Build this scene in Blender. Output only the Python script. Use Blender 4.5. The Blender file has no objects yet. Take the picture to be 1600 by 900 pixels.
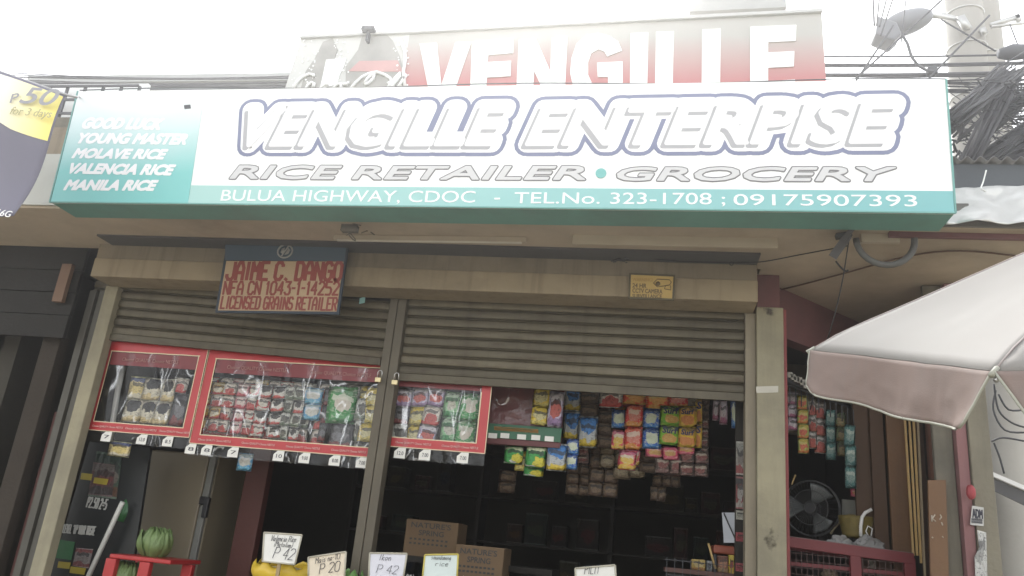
import bpy, bmesh, math, random
from mathutils import Vector, Matrix, noise
random.seed(7)
S = bpy.context.scene
COL = S.collection
rnd = random.uniform
# ------------------------------------------------------------------ camera
FPX, CX, CY, EYE = 1240.0, 800.0, 450.0, 1.3
def _dir(p):
    return Vector((p[0]-CX, -(p[1]-CY), -FPX)).normalized()
_z = _dir((1170, -3300)); _x = -_dir((-6000, 230)); _x = (_x - _z*(_x.dot(_z))).normalized(); _y = _z.cross(_x)
R = Matrix((_x, _y, _z))
cam = bpy.data.cameras.new('camera'); cam.sensor_width = 36; cam.lens = FPX/1600*36
cam.clip_start = 0.05; cam.clip_end = 3000
co = bpy.data.objects.new('camera', cam); COL.objects.link(co)
co.matrix_world = Matrix.Translation((0, 0, EYE)) @ R.to_4x4()
S.camera = co
def ray(px, py): return R @ Vector(((px-CX)/FPX, -(py-CY)/FPX, -1))
def at(px, py, Y):
    r = ray(px, py); r = r*(Y/r.y); return Vector((r.x, r.y, r.z+EYE))
def atz(px, py, Z):
    r = ray(px, py); r = r*((Z-EYE)/r.z); return Vector((r.x, r.y, r.z+EYE))
# ------------------------------------------------------------------ light
SUN_EL, SUN_AZ = math.radians(50), math.radians(-14)      # azimuth from +Y towards +X
sd = Vector((math.sin(SUN_AZ)*math.cos(SUN_EL), math.cos(SUN_AZ)*math.cos(SUN_EL), math.sin(SUN_EL)))
W = bpy.data.worlds.new('World'); S.world = W; W.use_nodes = True
nt = W.node_tree; nt.nodes.clear()
sky = nt.nodes.new('ShaderNodeTexSky'); sky.sky_type = 'NISHITA'; sky.sun_disc = False
sky.sun_elevation = SUN_EL; sky.sun_rotation = SUN_AZ
sky.air_density = 1.0; sky.dust_density = 1.0; sky.ozone_density = 1.0
hs = nt.nodes.new('ShaderNodeHueSaturation'); hs.inputs['Saturation'].default_value = 0.12
bg = nt.nodes.new('ShaderNodeBackground'); bg.inputs[1].default_value = 0.15
wo = nt.nodes.new('ShaderNodeOutputWorld')
nt.links.new(sky.outputs[0], hs.inputs['Color']); nt.links.new(hs.outputs[0], bg.inputs[0]); nt.links.new(bg.outputs[0], wo.inputs[0])
sl = bpy.data.lights.new('sun', 'SUN'); sl.energy = 1.1; sl.angle = math.radians(12); sl.color = (1, .97, .92)
so = bpy.data.objects.new('sun', sl); COL.objects.link(so)
so.rotation_euler = (-sd).to_track_quat('-Z', 'Y').to_euler()
S.view_settings.view_transform = 'Standard'; S.view_settings.look = 'None'
S.view_settings.gamma = 1.0; S.view_settings.exposure = 2.0
S.cycles.use_denoising = True
S.cycles.max_bounces = 8; S.cycles.transparent_max_bounces = 16
S.cycles.volume_step_rate = 4
# ------------------------------------------------------------------ materials
MATS = {}
def lin(c): return tuple(c) + (1,) if len(c) == 3 else c
def M(name, col, rough=.7, var=.12, scale=5, bump=.15, metal=0, dirt=0., dirtcol=(.05, .045, .035), streak=0., spec=.5, bscale=None, dscale=1.6):
    """plain painted / concrete / metal material with colour variation, blotchy dirt, run-down streaks and a fine relief"""
    if name in MATS: return MATS[name]
    m = bpy.data.materials.new(name); MATS[name] = m; m.use_nodes = True
    n, l = m.node_tree.nodes, m.node_tree.links
    b = n['Principled BSDF']; b.inputs['Roughness'].default_value = rough; b.inputs['Metallic'].default_value = metal
    b.inputs['Specular IOR Level'].default_value = spec
    tc = n.new('ShaderNodeTexCoord')
    nz = n.new('ShaderNodeTexNoise'); nz.inputs['Scale'].default_value = scale; nz.inputs['Detail'].default_value = 6
    l.new(tc.outputs['Object'], nz.inputs['Vector'])
    mx = n.new('ShaderNodeMix'); mx.data_type = 'RGBA'
    mx.inputs[6].default_value = lin([max(0, c*(1-var)) for c in col]); mx.inputs[7].default_value = lin([min(1, c*(1+var)) for c in col])
    l.new(nz.outputs['Fac'], mx.inputs[0]); out = mx.outputs[2]
    def blend(out, vec_scale, nscale, amount, lo, hi):
        mp = n.new('ShaderNodeMapping'); mp.inputs['Scale'].default_value = vec_scale
        l.new(tc.outputs['Object'], mp.inputs['Vector'])
        q = n.new('ShaderNodeTexNoise'); q.inputs['Scale'].default_value = nscale; q.inputs['Detail'].default_value = 8; q.inputs['Roughness'].default_value = .65
        l.new(mp.outputs[0], q.inputs['Vector'])
        rr = n.new('ShaderNodeMapRange'); rr.inputs[1].default_value = lo; rr.inputs[2].default_value = hi; rr.inputs[4].default_value = amount
        l.new(q.outputs['Fac'], rr.inputs[0])
        k = n.new('ShaderNodeMix'); k.data_type = 'RGBA'; k.inputs[7].default_value = lin(dirtcol)
        l.new(rr.outputs[0], k.inputs[0]); l.new(out, k.inputs[6])
        return k.outputs[2]
    if dirt: out = blend(out, (1, 1, 1), dscale, dirt, .45, .72)
    if streak: out = blend(out, (9, 9, .5), 1.4, streak, .5, .75)
    l.new(out, b.inputs['Base Color'])
    if bump:
        q = n.new('ShaderNodeTexNoise'); q.inputs['Scale'].default_value = bscale or scale*9; q.inputs['Detail'].default_value = 4
        l.new(tc.outputs['Object'], q.inputs['Vector'])
        bp = n.new('ShaderNodeBump'); bp.inputs['Strength'].default_value = bump; bp.inputs['Distance'].default_value = .01
        l.new(q.outputs['Fac'], bp.inputs['Height']); l.new(bp.outputs[0], b.inputs['Normal'])
    return m
def PRINT(name, main, low=None, top=None, blob=None, lowh=.25, toph=.78, bx=.5, bz=.5, br=.3, rough=.42, ink=(.03, .03, .03), inkamt=.5, seed=0):
    """flat print of a wrapper: bands, an oval picture and small print, on generated coordinates"""
    if name in MATS: return MATS[name]
    m = bpy.data.materials.new(name); MATS[name] = m; m.use_nodes = True
    n, l = m.node_tree.nodes, m.node_tree.links
    b = n['Principled BSDF']; b.inputs['Roughness'].default_value = rough
    tc = n.new('ShaderNodeTexCoord'); sp = n.new('ShaderNodeSeparateXYZ')
    dn_ = n.new('ShaderNodeTexNoise'); dn_.inputs['Scale'].default_value = 2.6; dn_.inputs['Detail'].default_value = 3
    oi = n.new('ShaderNodeObjectInfo'); sc_ = n.new('ShaderNodeVectorMath'); sc_.operation = 'SCALE'; sc_.inputs[0].default_value = (37, 11, 53); l.new(oi.outputs['Random'], sc_.inputs['Scale'])
    av = n.new('ShaderNodeVectorMath'); l.new(tc.outputs['Generated'], av.inputs[0]); l.new(sc_.outputs[0], av.inputs[1]); l.new(av.outputs[0], dn_.inputs['Vector'])
    ms = n.new('ShaderNodeVectorMath'); ms.operation = 'MULTIPLY_ADD'; ms.inputs[1].default_value = (.55, 0, .42); l.new(dn_.outputs['Color'], ms.inputs[0]); l.new(tc.outputs['Generated'], ms.inputs[2])
    sb = n.new('ShaderNodeVectorMath'); sb.operation = 'SUBTRACT'; sb.inputs[1].default_value = (.275, 0, .21); l.new(ms.outputs[0], sb.inputs[0]); l.new(sb.outputs[0], sp.inputs[0])
    cr = n.new('ShaderNodeValToRGB'); cr.color_ramp.interpolation = 'CONSTANT'
    e = cr.color_ramp.elements
    e[0].position = 0; e[0].color = lin(low or main); e[1].position = lowh; e[1].color = lin(main)
    k = e.new(toph); k.color = lin(top or main)
    wob = n.new('ShaderNodeTexNoise'); wob.inputs['Scale'].default_value = 3; wob.noise_dimensions = '3D'
    l.new(tc.outputs['Generated'], wob.inputs['Vector'])
    ma = n.new('ShaderNodeMath'); ma.operation = 'MULTIPLY_ADD'; ma.inputs[1].default_value = .25
    mb_ = n.new('ShaderNodeMath'); mb_.operation = 'SUBTRACT'; mb_.inputs[1].default_value = .125
    l.new(wob.outputs['Fac'], ma.inputs[0]); l.new(sp.outputs['Z'], ma.inputs[2]); l.new(ma.outputs[0], mb_.inputs[0]); l.new(mb_.outputs[0], cr.inputs[0])
    out = cr.outputs[0]
    if blob:
        def term(sock, c, s):
            a = n.new('ShaderNodeMath'); a.operation = 'SUBTRACT'; a.inputs[1].default_value = c; l.new(sock, a.inputs[0])
            p = n.new('ShaderNodeMath'); p.operation = 'MULTIPLY'; p.inputs[1].default_value = 1/s; l.new(a.outputs[0], p.inputs[0])
            q = n.new('ShaderNodeMath'); q.operation = 'MULTIPLY'; l.new(p.outputs[0], q.inputs[0]); l.new(p.outputs[0], q.inputs[1]); return q.outputs[0]
        ad = n.new('ShaderNodeMath'); ad.operation = 'ADD'; l.new(term(sp.outputs['X'], bx, br*1.2), ad.inputs[0]); l.new(term(sp.outputs['Z'], bz, br*.8), ad.inputs[1])
        lt = n.new('ShaderNodeMath'); lt.operation = 'LESS_THAN'; lt.inputs[1].default_value = 1; l.new(ad.outputs[0], lt.inputs[0])
        k = n.new('ShaderNodeMix'); k.data_type = 'RGBA'; k.inputs[7].default_value = lin(blob); l.new(lt.outputs[0], k.inputs[0]); l.new(out, k.inputs[6]); out = k.outputs[2]
    def rng(sock, lo, hi):
        a = n.new('ShaderNodeMath'); a.operation = 'GREATER_THAN'; a.inputs[1].default_value = lo; l.new(sock, a.inputs[0])
        c = n.new('ShaderNodeMath'); c.operation = 'LESS_THAN'; c.inputs[1].default_value = hi; l.new(sock, c.inputs[0])
        d = n.new('ShaderNodeMath'); d.operation = 'MULTIPLY'; l.new(a.outputs[0], d.inputs[0]); l.new(c.outputs[0], d.inputs[1]); return d.outputs[0]
    bar = n.new('ShaderNodeMath'); bar.operation = 'MULTIPLY'; l.new(rng(sp.outputs['X'], .14, .86), bar.inputs[0]); l.new(rng(sp.outputs['Z'], .60, .76), bar.inputs[1])
    bm2 = n.new('ShaderNodeMath'); bm2.operation = 'MULTIPLY'; bm2.inputs[1].default_value = .8; l.new(bar.outputs[0], bm2.inputs[0])
    k = n.new('ShaderNodeMix'); k.data_type = 'RGBA'; k.inputs[7].default_value = lin(ink if inkamt >= .5 else main); l.new(bm2.outputs[0], k.inputs[0]); l.new(out, k.inputs[6]); out = k.outputs[2]
    for z0, z1 in ((.0,.045),(.955,1.)):
        k = n.new('ShaderNodeMix'); k.data_type = 'RGBA'; k.inputs[7].default_value = lin([min(.8, c*1.25+.05) for c in main]); b1 = n.new('ShaderNodeSeparateXYZ'); l.new(tc.outputs['Generated'], b1.inputs[0]); l.new(rng(b1.outputs['Z'], z0-.01, z1), k.inputs[0]); l.new(out, k.inputs[6]); out = k.outputs[2]
    # small print: thresholded stretched noise
    mp = n.new('ShaderNodeMapping'); mp.inputs['Scale'].default_value = (5, 1, 16); mp.inputs['Location'].default_value = (seed*3.7, 0, seed)
    l.new(tc.outputs['Generated'], mp.inputs['Vector'])
    q = n.new('ShaderNodeTexNoise'); q.inputs['Scale'].default_value = 1.4; q.inputs['Detail'].default_value = 3; l.new(mp.outputs[0], q.inputs['Vector'])
    rr = n.new('ShaderNodeMapRange'); rr.inputs[1].default_value = .56; rr.inputs[2].default_value = .62; rr.inputs[4].default_value = inkamt; l.new(q.outputs['Fac'], rr.inputs[0])
    k = n.new('ShaderNodeMix'); k.data_type = 'RGBA'; k.inputs[7].default_value = lin(ink); l.new(rr.outputs[0], k.inputs[0]); l.new(out, k.inputs[6])
    l.new(k.outputs[2], b.inputs['Base Color'])
    # wrinkles of the foil
    z = n.new('ShaderNodeTexNoise'); z.inputs['Scale'].default_value = 5; z.inputs['Detail'].default_value = 3; l.new(tc.outputs['Generated'], z.inputs['Vector'])
    bp = n.new('ShaderNodeBump'); bp.inputs['Strength'].default_value = .9; bp.inputs['Distance'].default_value = .02
    l.new(z.outputs['Fac'], bp.inputs['Height']); l.new(bp.outputs[0], b.inputs['Normal'])
    return m
def FADE(name, c0, c1, lo, hi, axis='Z', rough=.45, wobble=.25, nscale=2.5):
    """print graded from c0 to c1 along one direction, in object coordinates lo..hi"""
    if name in MATS: return MATS[name]
    m = bpy.data.materials.new(name); MATS[name] = m; m.use_nodes = True
    n, l = m.node_tree.nodes, m.node_tree.links
    b = n['Principled BSDF']; b.inputs['Roughness'].default_value = rough
    tc = n.new('ShaderNodeTexCoord'); sp = n.new('ShaderNodeSeparateXYZ'); l.new(tc.outputs['Object'], sp.inputs[0])
    rr = n.new('ShaderNodeMapRange'); rr.inputs[1].default_value = lo; rr.inputs[2].default_value = hi; l.new(sp.outputs[axis], rr.inputs[0])
    q = n.new('ShaderNodeTexNoise'); q.inputs['Scale'].default_value = nscale; q.inputs['Detail'].default_value = 6; l.new(tc.outputs['Object'], q.inputs['Vector'])
    a = n.new('ShaderNodeMath'); a.operation = 'MULTIPLY_ADD'; a.inputs[1].default_value = wobble; l.new(q.outputs['Fac'], a.inputs[0]); l.new(rr.outputs[0], a.inputs[2])
    s = n.new('ShaderNodeMath'); s.operation = 'SUBTRACT'; s.inputs[1].default_value = wobble/2; s.use_clamp = True; l.new(a.outputs[0], s.inputs[0])
    k = n.new('ShaderNodeMix'); k.data_type = 'RGBA'; k.inputs[6].default_value = lin(c0); k.inputs[7].default_value = lin(c1)
    l.new(s.outputs[0], k.inputs[0]); l.new(k.outputs[2], b.inputs['Base Color'])
    return m
def CLEAR(name, gloss=.10, tint=(.95, .95, .95), milk=.06):
    """thin clear plastic film: see-through with crinkled gloss and a little milkiness"""
    if name in MATS: return MATS[name]
    m = bpy.data.materials.new(name); MATS[name] = m; m.use_nodes = True
    n, l = m.node_tree.nodes, m.node_tree.links; n.clear()
    o = n.new('ShaderNodeOutputMaterial'); t = n.new('ShaderNodeBsdfTransparent'); t.inputs[0].default_value = lin(tint)
    g = n.new('ShaderNodeBsdfGlossy'); g.inputs['Roughness'].default_value = .12
    d = n.new('ShaderNodeBsdfDiffuse'); d.inputs[0].default_value = (.7, .7, .68, 1)
    tc = n.new('ShaderNodeTexCoord'); q = n.new('ShaderNodeTexNoise'); q.inputs['Scale'].default_value = 2.6; q.inputs['Detail'].default_value = 2.5; q.inputs['Distortion'].default_value = .8
    mp = n.new('ShaderNodeMapping'); mp.inputs['Scale'].default_value = (1.6, 1, .8); mp.inputs['Rotation'].default_value = (0, .5, 0)
    l.new(tc.outputs['Object'], mp.inputs['Vector']); l.new(mp.outputs[0], q.inputs['Vector'])
    bp = n.new('ShaderNodeBump'); bp.inputs['Strength'].default_value = 1; bp.inputs['Distance'].default_value = .05
    l.new(q.outputs['Fac'], bp.inputs['Height']); l.new(bp.outputs[0], g.inputs['Normal'])
    sb = n.new('ShaderNodeMath'); sb.operation = 'SUBTRACT'; sb.inputs[1].default_value = .5; l.new(q.outputs['Fac'], sb.inputs[0])
    ab = n.new('ShaderNodeMath'); ab.operation = 'ABSOLUTE'; l.new(sb.outputs[0], ab.inputs[0])
    rr = n.new('ShaderNodeMapRange'); rr.inputs[1].default_value = .0; rr.inputs[2].default_value = .012; rr.inputs[3].default_value = gloss*2.2; rr.inputs[4].default_value = gloss*.22; l.new(ab.outputs[0], rr.inputs[0])
    a = n.new('ShaderNodeMixShader'); l.new(rr.outputs[0], a.inputs[0]); l.new(t.outputs[0], a.inputs[1]); l.new(g.outputs[0], a.inputs[2])
    c = n.new('ShaderNodeMixShader'); c.inputs[0].default_value = milk; l.new(a.outputs[0], c.inputs[1]); l.new(d.outputs[0], c.inputs[2])
    l.new(c.outputs[0], o.inputs[0]); return m

def STAIN(name, c):
    m = M(name, c, .95, .4, 12, .4); n, l = m.node_tree.nodes, m.node_tree.links
    tc = n.new('ShaderNodeTexCoord'); q = n.new('ShaderNodeTexNoise'); q.inputs['Scale'].default_value = 22; q.inputs['Detail'].default_value = 6; l.new(tc.outputs['Object'], q.inputs['Vector'])
    sp = n.new('ShaderNodeVectorMath'); sp.operation = 'DISTANCE'; sp.inputs[1].default_value = (.5, .5, .5); l.new(tc.outputs['Generated'], sp.inputs[0])
    a = n.new('ShaderNodeMath'); a.operation = 'SUBTRACT'; l.new(q.outputs['Fac'], a.inputs[0]); l.new(sp.outputs['Value'], a.inputs[1])
    r = n.new('ShaderNodeMapRange'); r.inputs[1].default_value = -.08; r.inputs[2].default_value = .22; r.inputs[4].default_value = .9; l.new(a.outputs[0], r.inputs[0]); l.new(r.outputs[0], n['Principled BSDF'].inputs['Alpha']); return m
WHITE = M('white_paint', (.82, .82, .80), .45, .04, 3, .03)
WHITEV = M('white_vinyl', (0.88, 0.88, 0.87), .35, .03, 2, .02, streak=.10, dirtcol=(.45, .43, .38))
LETTERW = M('white_letter_vinyl', (.9, .9, .9), .4, .02, 3, 0)
GREYSH = M('grey_letter_shade', (0.42, 0.42, 0.44), .5, .06, 3, 0)
LGREY = M('light_grey_letter', (0.64, 0.64, 0.645), .5, .06, 3, 0)
MGREY = M('mid_grey_outline', (0.2, 0.2, 0.205), .5, .06, 3, 0)
BLUEO = M('dusty_blue_outline', (0.22, 0.24, 0.36), .5, .1, 3, 0)
TEAL = M('teal_vinyl', (.13, .42, .43), .4, .08, 2, .02, streak=.2, dirtcol=(.3, .5, .5))
TEALD = M('teal_sheet_metal', (0.14, 0.34, 0.29), .5, .15, 2, .05, dirt=.5, dirtcol=(.12, .15, .13))
CONC = M('concrete', (0.32, 0.29, 0.2), .9, .2, 3, .4, dirt=.6, dirtcol=(.13, .12, .10), streak=.3)
CONCD = M('dirty_concrete', (0.17, 0.155, 0.12), .9, .2, 3, .4, dirt=.7, dirtcol=(.07, .065, .055), streak=.4)
PLAST = M('beige_plaster', (0.31, 0.25, 0.165), .85, .2, 3, .35, dirt=.6, dirtcol=(.15, .115, .075), streak=.6)
PLASTD = M('dull_plaster', (0.24, 0.2, 0.145), .85, .22, 3, .35, dirt=.65, dirtcol=(.10, .08, .055), streak=.6)
SOFFIT = M('soffit_plaster', (0.46, 0.385, 0.29), .9, .2, 2, .25, dirt=.65, dirtcol=(.24, .19, .135), dscale=1.1)
STEELSHADE = M('steel_and_shade_grey', (0.075, 0.073, 0.075), .6, .2, 4, .1)  # steel of the bracket, and the shade tone of the canopy strip
SLATM = M('shutter_metal', (0.125, 0.108, 0.072), .55, .16, 4, .12, metal=.25, dirt=.6, dirtcol=(.06, .048, .03), streak=.55, bscale=60)
def slat_tone(m):
    n, l = m.node_tree.nodes, m.node_tree.links; b = n['Principled BSDF']; src = b.inputs['Base Color'].links[0].from_socket
    oi = n.new('ShaderNodeObjectInfo'); rr = n.new('ShaderNodeMapRange'); rr.inputs[3].default_value = .72; rr.inputs[4].default_value = 1.22; l.new(oi.outputs['Random'], rr.inputs[0])
    tc = n.new('ShaderNodeTexCoord'); ad = n.new('ShaderNodeVectorMath'); ad.operation = 'ADD'; sc = n.new('ShaderNodeVectorMath'); sc.operation = 'SCALE'; sc.inputs[0].default_value = (31, 7, 13); l.new(oi.outputs['Random'], sc.inputs['Scale'])
    l.new(tc.outputs['Object'], ad.inputs[0]); l.new(sc.outputs[0], ad.inputs[1])
    mp = n.new('ShaderNodeMapping'); mp.inputs['Scale'].default_value = (3, 3, 12); l.new(ad.outputs[0], mp.inputs['Vector'])
    q = n.new('ShaderNodeTexNoise'); q.inputs['Scale'].default_value = 1.3; q.inputs['Detail'].default_value = 8; q.inputs['Roughness'].default_value = .7; l.new(mp.outputs[0], q.inputs['Vector'])
    r2 = n.new('ShaderNodeMapRange'); r2.inputs[1].default_value = .52; r2.inputs[2].default_value = .74; r2.inputs[4].default_value = .75; l.new(q.outputs['Fac'], r2.inputs[0])
    k = n.new('ShaderNodeMix'); k.data_type = 'RGBA'; k.inputs[7].default_value = (.05, .028, .016, 1); l.new(r2.outputs[0], k.inputs[0]); l.new(src, k.inputs[6])
    v = n.new('ShaderNodeVectorMath'); v.operation = 'SCALE'; l.new(k.outputs[2], v.inputs[0]); l.new(rr.outputs[0], v.inputs['Scale']); l.new(v.outputs[0], b.inputs['Base Color'])
slat_tone(SLATM)
RAILM = M('rail_metal', (0.125, 0.108, 0.078), .6, .18, 5, .15, metal=.2, dirt=.6, dirtcol=(.07, .06, .045), streak=.3)
RUST = M('rusty_brown', (.12, .07, .045), .8, .3, 6, .3, dirt=.4, dirtcol=(.05, .03, .02))
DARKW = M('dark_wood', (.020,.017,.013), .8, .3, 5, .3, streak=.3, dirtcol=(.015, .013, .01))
BROWNW = M('brown_wood', (0.15, 0.077, 0.032), .6, .2, 4, .2, streak=.5, dirtcol=(.06, .035, .022))
ORANGEW = M('orange_plywood', (0.16, 0.083, 0.035), .6, .15, 4, .2, streak=.3, dirtcol=(.11, .06, .035), dirt=.3)
STICK = M('pale_bamboo', (0.52, 0.36, 0.15), .5, .2, 8, .1)
RED = M('red_vinyl', (.48, .035, .04), .35, .12, 4, .05)
MAROON = M('maroon_print', (.20, .03, .035), .4, .12, 4, .05)
MAROONW = M('maroon_wall', (.17, .075, .075), .8, .2, 3, .25, dirt=.5, dirtcol=(.07, .04, .04))
PINKW = M('pink_wall_paint', (0.24, 0.12, 0.12), .8, .15, 3, .25, dirt=.3, dirtcol=(.2, .1, .1))
CREAM = M('cream_print', (.72, .62, .42), .5, .08, 4, .03)
BLACK = M('black_plastic', (.02, .02, .022), .45, .2, 6, .05)
DARKGREY = M('dark_grey_metal', (.07, .072, .08), .6, .2, 5, .1)
CABLE = M('cable_black', (0.02, 0.02, 0.022), .6, .2, 6, 0)
CABLEG = M('cable_grey', (0.085, 0.085, 0.09), .6, .2, 6, 0)
GALV = M('galvanised_sheet', (.55, .55, .53), .38, .12, 3, .2, metal=.6, dirt=.3, dirtcol=(.3, .29, .27))
FLOOR = M('cement_floor', (.16, .15, .135), .8, .2, 2, .2, dirt=.4)
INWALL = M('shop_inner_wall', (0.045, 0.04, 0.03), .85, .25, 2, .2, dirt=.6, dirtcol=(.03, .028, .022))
BRASS = M('padlock_brass', (.62, .52, .30), .4, .15, 8, 0, metal=.5)
STEEL = M('bright_steel', (.6, .6, .6), .3, .1, 8, 0, metal=.9)
PAPER = M('white_paper', (.80, .79, .74), .7, .05, 5, .08)
INK = M('dark_ink', (.035, .035, .05), .7, .1, 6, 0)
FILM = CLEAR('clear_plastic_film', gloss=.14, milk=.012)
GREENL = M('green_label', (.035, .13, .07), .5, .15, 4, .05)
YELLOW = M('yellow_print', (.75, .55, .06), .45, .1, 4, .03)
# ------------------------------------------------------------------ builders
class MB:
    def __init__(s): s.v = []; s.f = []; s.sm = False
    def quad(s, a, b, c, d):
        i = len(s.v); s.v += [Vector(a), Vector(b), Vector(c), Vector(d)]; s.f.append((i, i+1, i+2, i+3)); return s
    def box(s, x0, x1, y0, y1, z0, z1):
        i = len(s.v)
        s.v += [Vector(p) for p in ((x0,y0,z0),(x1,y0,z0),(x1,y1,z0),(x0,y1,z0),(x0,y0,z1),(x1,y0,z1),(x1,y1,z1),(x0,y1,z1))]
        s.f += [(i,i+3,i+2,i+1),(i+4,i+5,i+6,i+7),(i,i+1,i+5,i+4),(i+1,i+2,i+6,i+5),(i+2,i+3,i+7,i+6),(i+3,i,i+4,i+7)]; return s
    def prism(s, pts, off):
        """closed solid from a flat polygon pts (3-D) pushed along off"""
        i = len(s.v); n = len(pts); o = Vector(off)
        s.v += [Vector(p) for p in pts] + [Vector(p)+o for p in pts]
        s.f += [tuple(range(i, i+n)), tuple(range(i+2*n-1, i+n-1, -1))]
        for k in range(n): s.f.append((i+k, i+n+k, i+n+(k+1) % n, i+(k+1) % n))
        return s
    def beam(s, a, b, w, h):
        """square bar from a to b"""
        a, b = Vector(a), Vector(b); d = (b-a).normalized()
        u = d.cross(Vector((0, 1, 0)));  u = (u if u.length > .1 else d.cross(Vector((1, 0, 0)))).normalized(); v = d.cross(u)
        c = [u*w/2+v*h/2, u*w/2-v*h/2, -u*w/2-v*h/2, -u*w/2+v*h/2]
        return s.prism([a+q for q in c], b-a)
    def tube(s, pts, r, n=6, close=False):
        pts = [Vector(p) for p in pts]; i0 = len(s.v); m = len(pts)
        for k, p in enumerate(pts):
            if close: d = pts[(k+1) % m]-pts[k-1]
            else: d = pts[min(k+1, m-1)]-pts[max(k-1, 0)]
            d = d.normalized() if d.length else Vector((0, 0, 1))
            u = d.cross(Vector((0, 1, 0))); u = (u if u.length > .05 else d.cross(Vector((1, 0, 0)))).normalized(); v = d.cross(u)
            rr = r[k] if isinstance(r, (list, tuple)) else r
            for j in range(n):
                a = 2*math.pi*j/n; s.v.append(p+u*math.cos(a)*rr+v*math.sin(a)*rr)
        for k in range(m if close else m-1):
            for j in range(n):
                a, b = i0+k*n, i0+((k+1) % m)*n
                s.f.append((a+j, a+(j+1) % n, b+(j+1) % n, b+j))
        if not close: s.f += [tuple(range(i0+n-1, i0-1, -1)), tuple(range(i0+(m-1)*n, i0+m*n))]
        s.sm = True; return s
    def disc(s, c, r, n=20, ax=(0, -1, 0), depth=.01, rz=None):
        c = Vector(c); ax = Vector(ax).normalized(); u = ax.cross(Vector((0, 0, 1))); u = (u if u.length > .05 else Vector((1, 0, 0))).normalized(); v = ax.cross(u)
        return s.prism([c+u*math.cos(2*math.pi*k/n)*r+v*math.sin(2*math.pi*k/n)*(rz or r) for k in range(n)], -ax*depth)
    def grid(s, fn, nu, nv):
        i = len(s.v)
        for a in range(nu+1):
            for b in range(nv+1): s.v.append(Vector(fn(a/nu, b/nv)))
        for a in range(nu):
            for b in range(nv):
                q = i+a*(nv+1)+b; s.f.append((q, q+nv+1, q+nv+2, q+1))
        return s
    def build(s, name, mat, parent=None, smooth=None, bevel=0, thick=0, org=None):
        if org == 'local': o3 = worg(parent)-worg(parent); wl = worg(parent)
        else: o3 = Vector(org) if org is not None else worg(parent); wl = None
        me = bpy.data.meshes.new(name); me.from_pydata([v-o3 for v in s.v], [], s.f)
        if mat: me.materials.append(mat)
        if (s.sm if smooth is None else smooth): me.shade_smooth()
        me.update()
        return link(name, me, parent, o3 if parent is None else ((0,0,0) if wl is not None else o3-worg(parent)), bevel, thick)
def worg(p):
    w = Vector((0, 0, 0))
    while p is not None: w = w+p.location; p = p.parent
    return w
def link(name, me, parent=None, loc=(0, 0, 0), bevel=0, thick=0):
    bm = bmesh.new(); bm.from_mesh(me); bmesh.ops.recalc_face_normals(bm, faces=bm.faces); bm.to_mesh(me); bm.free()
    o = bpy.data.objects.new(name, me); COL.objects.link(o); o.location = loc
    if parent is not None: o.parent = parent
    if thick:
        m = o.modifiers.new('thickness', 'SOLIDIFY'); m.thickness = thick; m.offset = 0
    if bevel:
        m = o.modifiers.new('edge', 'BEVEL'); m.width = bevel; m.segments = 2; m.limit_method = 'ANGLE'
    return o
def thing(name, label, cat, loc=(0, 0, 0), group=None):
    o = bpy.data.objects.new(name, None); COL.objects.link(o); o.location = loc; o.empty_display_size = .1
    return tag(o, label, cat, group)
def tag(o, label, cat, group=None):
    o['label'] = label; o['category'] = cat
    if group: o['group'] = group
    return o
def struct(o, kind='structure'): o['kind'] = kind; return o
def dup(o, parent=None):
    c = o.copy(); COL.objects.link(c)
    if parent is not None: c.parent = parent
    for ch in list(o.children): dup(ch, c)
    return c
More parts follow.
